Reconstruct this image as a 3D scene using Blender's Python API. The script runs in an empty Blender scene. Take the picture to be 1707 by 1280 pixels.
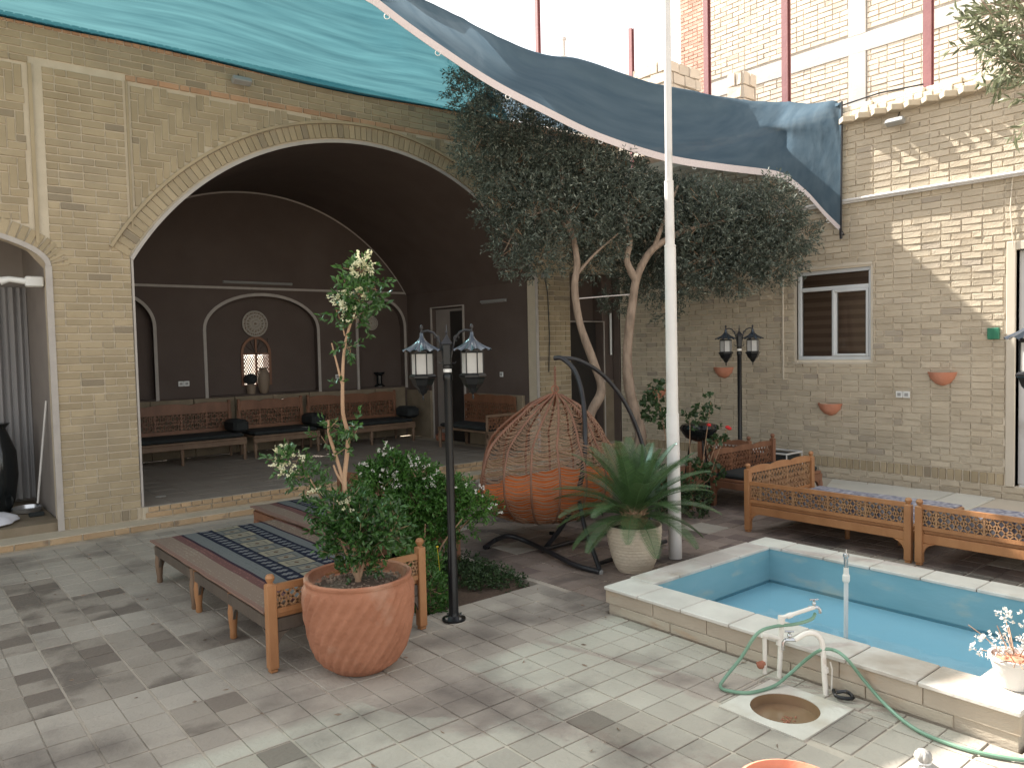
import bpy, math, random
import numpy as np
from mathutils import Vector, Matrix, noise
random.seed(7); RNG = np.random.default_rng(7)
S = bpy.context.scene; C = S.collection
R = math.radians

# ------------------------------------------------------------------ camera
EYE = np.array([0., 0., 1.7]); FP = 1301.; CX, CY = 853.5, 640.
def _ax(u, v):
    a = np.array([(u-CX)/FP, -(v-CY)/FP, -1.]); return a/np.linalg.norm(a)
_X = _ax(2434, 544); _Y = _ax(-221, 603); _Y = _Y-_X*(_X@_Y); _Y /= np.linalg.norm(_Y); _Z = np.cross(_X, _Y)
RM = np.array([_X, _Y, _Z])                       # camera axes -> world
cam = bpy.data.cameras.new('camera'); cam.lens = 36*FP/1707; cam.sensor_width = 36; cam.clip_end = 800; cam.clip_start = .05
co = bpy.data.objects.new('camera', cam); C.objects.link(co)
m = Matrix.Identity(4)
for i in range(3):
    for j in range(3): m[i][j] = RM[i][j]
    m[i][3] = EYE[i]
co.matrix_world = m; S.camera = co
# ------------------------------------------------------------------ light
SUN = Vector((0.27, -1.04, -1.0)).normalized()
w = bpy.data.worlds.new('World'); S.world = w; w.use_nodes = True
nt = w.node_tree; nt.nodes.clear()
sky = nt.nodes.new('ShaderNodeTexSky'); sky.sky_type = 'NISHITA'; sky.sun_disc = False
sky.sun_elevation = math.asin(-SUN.z); sky.sun_rotation = math.atan2(-SUN.x, -SUN.y)
sky.air_density = 1.0; sky.dust_density = 4.0; sky.ozone_density = 1.0; sky.altitude = 1200
bg = nt.nodes.new('ShaderNodeBackground'); bg.inputs[1].default_value = .14
ow = nt.nodes.new('ShaderNodeOutputWorld'); hs = nt.nodes.new('ShaderNodeHueSaturation'); hs.inputs['Saturation'].default_value = .35; hs.inputs['Value'].default_value = 1.0
wm = nt.nodes.new('ShaderNodeMix'); wm.data_type = 'RGBA'; wm.blend_type = 'MULTIPLY'; wm.inputs[0].default_value = 1; wm.inputs[7].default_value = (1.06, 1.0, .90, 1)   # hazy, dusty desert sky
nt.links.new(sky.outputs[0], hs.inputs['Color']); nt.links.new(hs.outputs[0], wm.inputs[6]); nt.links.new(wm.outputs[2], bg.inputs[0]); nt.links.new(bg.outputs[0], ow.inputs[0])
sl = bpy.data.lights.new('sun', 'SUN'); sl.energy = 4.6; sl.angle = R(.55); sl.color = (1, .95, .87)
so = bpy.data.objects.new('sun', sl); C.objects.link(so); so.rotation_euler = SUN.to_track_quat('-Z', 'Y').to_euler()
S.view_settings.view_transform = 'Standard'; S.view_settings.look = 'None'
S.view_settings.exposure = 1.66; S.view_settings.gamma = 1
S.cycles.max_bounces = 8; S.cycles.transparent_max_bounces = 16; S.cycles.diffuse_bounces = 5

# survey helpers: sight line through a measured mark, cut at a height, a wall plane or the distance of a ground point
def ray(u, v): return RM@np.array([(u-CX)/FP, -(v-CY)/FP, -1.])
def G(u, v, z=0.): r = ray(u, v); return EYE+r*((z-EYE[2])/r[2])
def PY(u, v, y): r = ray(u, v); return EYE+r*(y/r[1])
def PX(u, v, x): r = ray(u, v); return EYE+r*(x/r[0])
FW = RM@np.array([0, 0, -1.])
def D(u, v, g):                                    # g: ground point (x, y) giving the distance
    r = ray(u, v); dep = np.array([g[0], g[1], -EYE[2]])@FW; return EYE+r*(dep/(r@FW))
def proj(p):
    q = RM.T@(np.array(p)-EYE)
    if q[2] > -.05: return None
    return CX+FP*q[0]/-q[2], CY-FP*q[1]/-q[2], -q[2]

# ------------------------------------------------------------------ materials
MATS = {}
def mat(name, c1, c2=None, rough=.8, scale=6, bump=.0, bscale=60, metal=0, rand=0., dark=None, darkp=.0, spec=.5,
        stain=None, stain_s=1.2, stain_lo=.55, stain_hi=.7, transl=0., mapz=1., det=4, coat=0, sheen=0):
    M = bpy.data.materials.new(name); M.use_nodes = True; n = M.node_tree.nodes; L = M.node_tree.links
    b = n['Principled BSDF']; b.inputs['Roughness'].default_value = rough; b.inputs['Metallic'].default_value = metal
    b.inputs['Specular IOR Level'].default_value = spec
    if coat: b.inputs['Coat Weight'].default_value = coat
    geo = n.new('ShaderNodeNewGeometry')
    mp = n.new('ShaderNodeMapping'); mp.inputs['Scale'].default_value = (1, 1, mapz); L.new(geo.outputs['Position'], mp.inputs[0])
    def mix(f, a, bb, kind='MIX'):
        x = n.new('ShaderNodeMix'); x.data_type = 'RGBA'; x.blend_type = kind
        for s_, v_ in ((0, f), (6, a), (7, bb)):
            if isinstance(v_, (tuple, list)): x.inputs[s_].default_value = (*v_[:3], 1)
            elif isinstance(v_, (int, float)): x.inputs[s_].default_value = v_
            else: L.new(v_, x.inputs[s_])
        return x.outputs[2]
    def ramp(src, lo, hi):
        r_ = n.new('ShaderNodeMapRange'); r_.inputs[1].default_value = lo; r_.inputs[2].default_value = hi; L.new(src, r_.inputs[0]); return r_.outputs[0]
    def noi(s, d=det, v=None):
        t = n.new('ShaderNodeTexNoise'); t.inputs['Scale'].default_value = s; t.inputs['Detail'].default_value = d
        L.new(v or mp.outputs[0], t.inputs['Vector']); return t.outputs[0]
    col = mix(ramp(noi(scale), .3, .7), c1, c2 if c2 else c1)
    if rand or dark:
        oi = n.new('ShaderNodeObjectInfo')
        ad = n.new('ShaderNodeMath'); ad.operation = 'ADD'; L.new(oi.outputs['Random'], ad.inputs[0]); L.new(geo.outputs['Random Per Island'], ad.inputs[1])
        fr = n.new('ShaderNodeMath'); fr.operation = 'FRACT'; L.new(ad.outputs[0], fr.inputs[0])
        if dark:
            col = mix(ramp(fr.outputs[0], 1-darkp-.03, 1-darkp+.12), col, dark)
        h = n.new('ShaderNodeHueSaturation'); m7 = n.new('ShaderNodeMath'); m7.operation = 'MULTIPLY'; m7.inputs[1].default_value = 7.31
        L.new(fr.outputs[0], m7.inputs[0]); f2 = n.new('ShaderNodeMath'); f2.operation = 'FRACT'; L.new(m7.outputs[0], f2.inputs[0])
        mr = n.new('ShaderNodeMapRange'); mr.inputs[3].default_value = 1-rand; mr.inputs[4].default_value = 1+rand; L.new(f2.outputs[0], mr.inputs[0])
        L.new(mr.outputs[0], h.inputs['Value']); L.new(col, h.inputs['Color']); col = h.outputs[0]
    if stain:
        col = mix(ramp(noi(stain_s, 6), stain_lo, stain_hi), col, stain)
    L.new(col, b.inputs['Base Color'])
    if bump:
        bp = n.new('ShaderNodeBump'); bp.inputs['Strength'].default_value = bump; bp.inputs['Distance'].default_value = .01
        L.new(noi(bscale, 5), bp.inputs['Height']); L.new(bp.outputs[0], b.inputs['Normal'])
    if transl:
        tr = n.new('ShaderNodeBsdfTranslucent'); L.new(col, tr.inputs[0]); ms = n.new('ShaderNodeMixShader'); ms.inputs[0].default_value = transl
        o = n['Material Output']; L.new(b.outputs[0], ms.inputs[1]); L.new(tr.outputs[0], ms.inputs[2]); L.new(ms.outputs[0], o.inputs[0])
    MATS[name] = M; return M
def M(k): return MATS[k]
mat('brick_tan', (.345, .272, .172), (.41, .33, .218), .9, 3, .5, 90, rand=.12, dark=(.25, .205, .15), darkp=.09, stain=(.27, .225, .17), stain_s=.9, stain_lo=.58, stain_hi=.85)
mat('mortar_tan', (.52, .445, .335), (.58, .50, .385), .95, 8, .5, 70)
mat('brick_red', (.42, .24, .14), (.46, .29, .18), .9, 5, .5, 90, rand=.14)
mat('brick_step', (.40, .27, .155), (.47, .34, .21), .9, 5, .5, 60, rand=.12, stain=(.15, .11, .08), stain_s=5, stain_lo=.62, stain_hi=.75)
mat('brick_beige', (.44, .37, .275), (.51, .44, .335), .92, 3, .8, 70, rand=.10, dark=(.33, .28, .23), darkp=.07)
mat('mortar_beige', (.66, .58, .46), (.72, .64, .52), .95, 8, .5, 70)
mat('brick_raw', (.64, .555, .46), (.70, .62, .52), .95, 3, .7, 60, rand=.10)
mat('brick_pink', (.52, .33, .26), (.58, .38, .31), .95, 3, .7, 60, rand=.14)
mat('concrete', (.50, .48, .45), (.60, .58, .55), .9, 4, .4, 30)
mat('mortar_raw', (.36, .32, .28), (.43, .39, .34), .95, 8, .6, 50)
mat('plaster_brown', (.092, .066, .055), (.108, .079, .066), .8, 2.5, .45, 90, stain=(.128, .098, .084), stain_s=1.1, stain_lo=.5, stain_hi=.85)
mat('plaster_light', (.40, .36, .33), (.46, .42, .38), .8, 9, .2, 60)
mat('dado', (.21, .165, .11), (.27, .215, .15), .85, 6, .3, 50, rand=.06)
mat('iwan_tile', (.27, .225, .185), (.33, .28, .235), .6, 2, .2, 60, rand=.05)
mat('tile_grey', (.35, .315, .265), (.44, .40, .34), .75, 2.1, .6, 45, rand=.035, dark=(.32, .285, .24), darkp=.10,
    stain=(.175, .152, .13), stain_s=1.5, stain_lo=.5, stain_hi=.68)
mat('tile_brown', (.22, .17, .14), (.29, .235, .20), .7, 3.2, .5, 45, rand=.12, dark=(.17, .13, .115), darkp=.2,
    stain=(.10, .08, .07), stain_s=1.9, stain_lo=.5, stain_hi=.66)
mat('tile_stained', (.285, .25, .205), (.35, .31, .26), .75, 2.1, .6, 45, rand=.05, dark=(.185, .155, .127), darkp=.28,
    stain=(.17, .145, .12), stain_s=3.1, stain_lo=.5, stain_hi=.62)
mat('tile_joint', (.44, .385, .315), (.52, .46, .385), .9, 5, .5, 60, stain=(.2, .17, .14), stain_s=1.5, stain_lo=.5, stain_hi=.68)
mat('cement', (.47, .42, .34), (.55, .49, .40), .85, 2.5, .3, 50, stain=(.36, .32, .26), stain_s=1.5)
mat('cement_pale', (.50, .47, .41), (.60, .57, .51), .8, 6, .4, 40, stain=(.42, .36, .28), stain_s=4, stain_lo=.5, stain_hi=.7)
mat('ground', (.30, .26, .21), (.36, .31, .25), .95, .5, .3, 5)
mat('soil', (.075, .05, .035), (.12, .08, .055), .95, 14, 1.0, 60)
mat('coping', (.50, .47, .43), (.60, .57, .52), .55, 5, .3, 40, rand=.06, stain=(.36, .31, .26), stain_s=2.3)
mat('pool_side', (.38, .32, .25), (.44, .38, .30), .8, 4, .35, 35, stain=(.40, .29, .20), stain_s=3, mapz=2.5, rand=.04)
mat('pool_wall', (.15, .32, .38), (.20, .37, .43), .5, 2.2, .1, 20, stain=(.33, .40, .38), stain_s=2.5, mapz=3)  # same blue paint as the floor, darkened for sides that catch less sky light
mat('pool_floor', (.42, .78, .90), (.46, .80, .92), .5, 1.3, .05, 20)  # brighter than the walls: the sky light falling on it is put into the colour
mat('wood', (.30, .135, .055), (.38, .185, .08), .45, 9, .25, 60, rand=.06, mapz=.4)
mat('wood_red', (.17, .075, .04), (.24, .11, .06), .5, 9, .25, 60, mapz=.4)
mat('wood_grey', (.15, .09, .055), (.21, .135, .085), .6, 9, .3, 60, mapz=.4)
mat('apron_dark', (.075, .06, .048), (.11, .085, .065), .6, 9, .3, 60, mapz=.4)
mat('lattice_wood', (.28, .15, .075), (.35, .20, .10), .5, 9, .2, 60)
mat('terracotta', (.29, .118, .064), (.38, .165, .095), .85, 9, .8, 30, stain=(.44, .28, .20), stain_s=4, stain_lo=.56, stain_hi=.8)
mat('terracotta_plain', (.50, .20, .12), (.58, .26, .17), .8, 7, .3, 40)
mat('cream_pot', (.52, .44, .34), (.60, .52, .41), .6, 7, .2, 50)
mat('metal_black', (.006, .0065, .007), (.010, .011, .013), .28, 9, .1, 60, spec=.35)
mat('metal_dark', (.014, .014, .016), (.028, .028, .032), .35, 9, .1, 60, spec=.4)
mat('roof_metal', (.05, .065, .085), (.07, .085, .105), .25, 9, .05, 60, metal=.6, coat=.4)
mat('frost_glass', (.55, .54, .52), (.62, .61, .58), .5, 9, transl=.35)
mat('white_paint', (.60, .58, .56), (.67, .65, .62), .4, 4, .05, 30, stain=(.5, .47, .44), stain_s=3)
mat('white_pipe', (.66, .62, .56), (.74, .70, .64), .5, 12, .1, 60, stain=(.45, .33, .25), stain_s=9, stain_lo=.6, stain_hi=.75)
mat('white_plastic', (.70, .70, .68), None, .4)
mat('grey_plastic', (.30, .30, .29), None, .4)
mat('upvc', (.55, .57, .58), (.60, .62, .63), .35, 5)
mat('cream_frame', (.52, .46, .37), (.56, .50, .41), .6, 5, .1, 40)
mat('chrome', (.55, .56, .57), None, .25, metal=.9)
mat('steel_red', (.22, .085, .09), (.28, .115, .115), .6, 5, .2, 40)
mat('steel_pale', (.60, .55, .52), None, .6)
mat('bark', (.20, .145, .105), (.35, .265, .20), .9, 16, 1.6, 30, mapz=.35, stain=(.16, .12, .09), stain_s=9, stain_lo=.55, stain_hi=.7)
mat('stem', (.30, .18, .105), (.38, .25, .16), .85, 14, .5, 60, mapz=.3)
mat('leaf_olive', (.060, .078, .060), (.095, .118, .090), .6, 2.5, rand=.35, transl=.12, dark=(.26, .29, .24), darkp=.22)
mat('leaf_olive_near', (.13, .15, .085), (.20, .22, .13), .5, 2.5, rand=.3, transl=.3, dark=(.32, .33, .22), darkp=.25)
mat('leaf_green', (.030, .085, .020), (.055, .135, .03), .35, 2.5, rand=.35, transl=.22, coat=.2)
mat('leaf_bush', (.045, .13, .022), (.085, .20, .035), .4, 2.5, rand=.35, transl=.25)
mat('leaf_dark', (.035, .07, .025), (.055, .10, .035), .45, 2.5, rand=.3, transl=.2)
mat('leaf_cycad', (.045, .095, .030), (.075, .135, .05), .38, 2.5, rand=.25, transl=.12, coat=.15)
mat('petal_cream', (.62, .60, .36), (.70, .69, .52), .6, 9, rand=.15, transl=.2)
mat('petal_white', (.62, .60, .56), (.72, .70, .64), .6, 9, rand=.15, transl=.2)
mat('petal_red', (.65, .03, .03), None, .6, transl=.2)
mat('petal_yellow', (.75, .55, .04), None, .6, transl=.2)
mat('wicker', (.17, .075, .045), (.23, .11, .065), .55, 8, .3, 90)
mat('wicker_pale', (.25, .145, .09), (.32, .20, .125), .6, 8, .3, 90)
mat('orange_cloth', (.48, .12, .035), (.58, .165, .05), .95, 4, .5, 40, spec=.1)
mat('black_cloth', (.018, .02, .02), (.03, .035, .035), .9, 9, .3, 50)
mat('black_gloss', (.01, .012, .013), None, .15)
mat('hose', (.13, .25, .17), (.19, .32, .23), .4, 9)
mat('green_box', (.02, .16, .09), None, .5)
mat('blind_a', (.36, .27, .21), None, .8)
mat('blind_b', (.24, .175, .14), None, .8)
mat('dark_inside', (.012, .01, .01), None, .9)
mat('door_dark', (.02, .017, .015), (.03, .025, .022), .6, 5)
mat('door_grey', (.26, .23, .21), (.30, .265, .24), .6, 5)
mat('curtain', (.28, .27, .27), (.38, .37, .37), .9, 3, mapz=.1)
mat('lace', (.42, .38, .33), None, .8)
mat('vase_tan', (.24, .18, .13), None, .7)
mat('tape', (.60, .52, .50), (.68, .60, .58), .8, 60)
mat('panel_white', (.60, .60, .55), (.68, .68, .62), .35, 3, .05, 20, stain=(.52, .47, .36), stain_s=2.6, stain_lo=.6, stain_hi=.75)
mat('rust', (.28, .10, .06), (.36, .15, .09), .8, 14, .4, 60)
mat('rust_water', (.20, .125, .07), (.27, .18, .11), .12, 6, .05, 20)
mat('white_cloth', (.66, .66, .72), (.72, .72, .78), .8, 6, .3, 20)
mat('sack', (.30, .29, .27), (.42, .41, .38), .7, 9, .6, 30)

def net_mat(name, c1, c2, transp, transl, tint):
    M_ = bpy.data.materials.new(name); M_.use_nodes = True; n = M_.node_tree.nodes; L = M_.node_tree.links; n.clear()
    o = n.new('ShaderNodeOutputMaterial'); geo = n.new('ShaderNodeNewGeometry')
    mp = n.new('ShaderNodeMapping'); mp.inputs['Rotation'].default_value = (0, 0, R(-8)); mp.inputs['Scale'].default_value = (.8, 8, 4); L.new(geo.outputs['Position'], mp.inputs[0])
    t = n.new('ShaderNodeTexNoise'); t.inputs['Scale'].default_value = 1.3; t.inputs['Detail'].default_value = 7; L.new(mp.outputs[0], t.inputs[0])
    r = n.new('ShaderNodeMapRange'); r.inputs[1].default_value = .3; r.inputs[2].default_value = .7; L.new(t.outputs[0], r.inputs[0])
    mx = n.new('ShaderNodeMix'); mx.data_type = 'RGBA'; mx.inputs[6].default_value = (*c1, 1); mx.inputs[7].default_value = (*c2, 1); L.new(r.outputs[0], mx.inputs[0])
    d = n.new('ShaderNodeBsdfDiffuse'); tl = n.new('ShaderNodeBsdfTranslucent'); L.new(mx.outputs[2], d.inputs[0]); L.new(mx.outputs[2], tl.inputs[0])
    m1 = n.new('ShaderNodeMixShader'); m1.inputs[0].default_value = transl; L.new(d.outputs[0], m1.inputs[1]); L.new(tl.outputs[0], m1.inputs[2])
    tp = n.new('ShaderNodeBsdfTransparent'); tp.inputs[0].default_value = (*tint, 1)
    bp = n.new('ShaderNodeBump'); bp.inputs['Strength'].default_value = .35; bp.inputs['Distance'].default_value = .03; L.new(t.outputs[0], bp.inputs['Height']); L.new(bp.outputs[0], d.inputs['Normal'])
    m2 = n.new('ShaderNodeMixShader'); L.new(m1.outputs[0], m2.inputs[1]); L.new(tp.outputs[0], m2.inputs[2])
    r2 = n.new('ShaderNodeMapRange'); r2.inputs[1].default_value = .3; r2.inputs[2].default_value = .7; r2.inputs[3].default_value = transp*.85; r2.inputs[4].default_value = transp*1.15
    L.new(t.outputs[0], r2.inputs[0]); L.new(r2.outputs[0], m2.inputs[0]); L.new(m2.outputs[0], o.inputs[0]); MATS[name] = M_
net_mat('net_teal', (.006, .045, .062), (.030, .100, .118), .09, .6, (.5, .85, .85))
net_mat('net_blue', (.095, .145, .19), (.135, .19, .235), .02, .4, (.85, .9, .9))

def glass_mat(name, f, col):
    M_ = bpy.data.materials.new(name); M_.use_nodes = True; n = M_.node_tree.nodes; L = M_.node_tree.links; n.clear()
    o = n.new('ShaderNodeOutputMaterial'); g = n.new('ShaderNodeBsdfGlossy'); g.inputs['Roughness'].default_value = .03
    tp = n.new('ShaderNodeBsdfTransparent'); tp.inputs[0].default_value = (*col, 1); fr = n.new('ShaderNodeFresnel'); fr.inputs[0].default_value = 1.5
    ms = n.new('ShaderNodeMixShader'); L.new(fr.outputs[0], ms.inputs[0]); L.new(tp.outputs[0], ms.inputs[1]); L.new(g.outputs[0], ms.inputs[2]); L.new(ms.outputs[0], o.inputs[0]); MATS[name] = M_
glass_mat('window_glass', 0, (.8, .78, .76))
# pool water: thin clear sheet
glass_mat('pool_water', 0, (.93, .98, 1.))
_n = MATS['pool_water'].node_tree.nodes; _L = MATS['pool_water'].node_tree.links
_t = _n.new('ShaderNodeTexNoise'); _t.inputs['Scale'].default_value = 5; _g = _n.new('ShaderNodeNewGeometry'); _L.new(_g.outputs['Position'], _t.inputs[0])
_b = _n.new('ShaderNodeBump'); _b.inputs['Strength'].default_value = .12; _b.inputs['Distance'].default_value = .02; _L.new(_t.outputs[0], _b.inputs['Height'])
for q in _n:
    if q.type in ('BSDF_GLOSSY', 'FRESNEL'): _L.new(_b.outputs[0], q.inputs['Normal'])

def rug_mat(name, axis, bands, v0, v1, alt):
    """woven stripes: colour ramp across the rug, small zigzag print along it"""
    M_ = bpy.data.materials.new(name); M_.use_nodes = True; n = M_.node_tree.nodes; L = M_.node_tree.links
    b = n['Principled BSDF']; b.inputs['Roughness'].default_value = .95; b.inputs['Specular IOR Level'].default_value = .1
    geo = n.new('ShaderNodeNewGeometry'); sx = n.new('ShaderNodeSeparateXYZ'); L.new(geo.outputs['Position'], sx.inputs[0])
    mr = n.new('ShaderNodeMapRange'); mr.inputs[1].default_value = v0; mr.inputs[2].default_value = v1; L.new(sx.outputs[axis], mr.inputs[0])
    def cr(cols):
        r = n.new('ShaderNodeValToRGB'); r.color_ramp.interpolation = 'CONSTANT'; e = r.color_ramp.elements
        e[0].position = 0; e[0].color = (*cols[0][1], 1)
        e[1].position = cols[1][0]; e[1].color = (*cols[1][1], 1)
        for p, c in cols[2:]: x = e.new(p); x.color = (*c, 1)
        L.new(mr.outputs[0], r.inputs[0]); return r.outputs[0]
    a = cr(bands); c = cr(alt)
    br = n.new('ShaderNodeTexVoronoi'); br.feature = 'F1'; br.distance = 'MANHATTAN'; br.inputs['Scale'].default_value = 34
    br.inputs['Randomness'].default_value = .3
    L.new(geo.outputs['Position'], br.inputs['Vector'])
    def op(k, x, y=None, z=None):
        q = n.new('ShaderNodeMath'); q.operation = k
        for i_, v_ in enumerate((x, y, z)):
            if v_ is None: continue
            if isinstance(v_, (int, float)): q.inputs[i_].default_value = v_
            else: L.new(v_, q.inputs[i_])
        return q.outputs[0]
    def mixc(f, x, y):
        q = n.new('ShaderNodeMix'); q.data_type = 'RGBA'; L.new(f, q.inputs[0])
        for i_, v_ in ((6, x), (7, y)):
            if isinstance(v_, tuple): q.inputs[i_].default_value = (*v_, 1)
            else: L.new(v_, q.inputs[i_])
        return q.outputs[2]
    X_, Y_ = mr.outputs[0], sx.outputs[1-axis]
    col = mixc(op('MULTIPLY', op('GREATER_THAN', br.outputs['Distance'], .40), .55), a, c)
    # navy bands: pale hourglass motifs; middle field: framed boxes, grey and cream in turn
    for lo, hi in ((.34, .46), (.66, .77)):
        zone = op('MULTIPLY', op('GREATER_THAN', X_, lo), op('LESS_THAN', X_, hi)); xl = op('ABSOLUTE', op('SUBTRACT', op('DIVIDE', op('SUBTRACT', X_, lo), hi-lo), .5))
        yl = op('ABSOLUTE', op('SUBTRACT', op('FRACT', op('DIVIDE', Y_, .082)), .5))
        mot = op('LESS_THAN', op('ADD', yl, op('MULTIPLY', op('ABSOLUTE', op('SUBTRACT', xl, .12)), .9)), .26); mot = op('MULTIPLY', mot, op('GREATER_THAN', yl, .05))
        col = mixc(op('MULTIPLY', zone, op('SUBTRACT', 1, mot)), col, (.016, .02, .035)); col = mixc(op('MULTIPLY', zone, mot), col, (.23, .24, .24))
    zone = op('MULTIPLY', op('GREATER_THAN', X_, .46), op('LESS_THAN', X_, .66)); yf = op('FRACT', op('DIVIDE', Y_, .17)); odd = op('GREATER_THAN', op('FRACT', op('DIVIDE', Y_, .34)), .5)
    box = mixc(odd, (.27, .25, .18), (.14, .15, .14)); xl = op('ABSOLUTE', op('SUBTRACT', X_, .56)); yl = op('ABSOLUTE', op('SUBTRACT', yf, .54))
    inner = op('MULTIPLY', op('LESS_THAN', xl, .07), op('LESS_THAN', yl, .28)); core = op('MULTIPLY', op('LESS_THAN', xl, .055), op('LESS_THAN', yl, .2))
    box = mixc(op('MULTIPLY', inner, .7), box, (.09, .09, .085)); box = mixc(op('MULTIPLY', core, .8), box, (.24, .225, .17)); box = mixc(op('LESS_THAN', op('ADD', xl, op('MULTIPLY', yl, .15)), .02), box, (.10, .06, .04))
    box = mixc(op('LESS_THAN', yf, .09), box, (.016, .02, .035)); col = mixc(zone, col, box); L.new(col, b.inputs['Base Color'])
    t = n.new('ShaderNodeTexNoise'); t.inputs['Scale'].default_value = 160; L.new(geo.outputs['Position'], t.inputs[0])
    bp = n.new('ShaderNodeBump'); bp.inputs['Strength'].default_value = .4; bp.inputs['Distance'].default_value = .004; L.new(t.outputs[0], bp.inputs['Height']); L.new(bp.outputs[0], b.inputs['Normal'])
    MATS[name] = M_
RED, TAN, NAVY, GRN, WINE = (.24, .13, .11), (.30, .26, .20), (.018, .022, .04), (.11, .125, .12), (.06, .03, .035)
_b1 = [(0, RED), (.03, TAN), (.16, RED), (.22, WINE), (.24, GRN), (.34, NAVY), (.46, (.24, .235, .18)), (.66, NAVY), (.77, GRN), (.85, WINE), (.87, TAN), (.97, RED)]
_b2 = [(0, (.22, .17, .13)), (.03, (.17, .11, .09)), (.16, WINE), (.22, NAVY), (.24, (.17, .18, .18)), (.34, (.26, .27, .26)), (.46, (.17, .17, .13)), (.66, (.26, .27, .26)), (.77, (.17, .18, .18)), (.85, NAVY), (.87, (.10, .05, .04)), (.97, WINE)]
rug_mat('rug_stripes', 0, _b1, 1.56, 2.56, _b2)
rug_mat('rug_stripes_b', 0, _b1, 2.62, 3.6, _b2)
mat('cloth_blue', (.10, .11, .17), (.42, .42, .46), .9, 26, .2, 90, mapz=.3, det=1)

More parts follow.
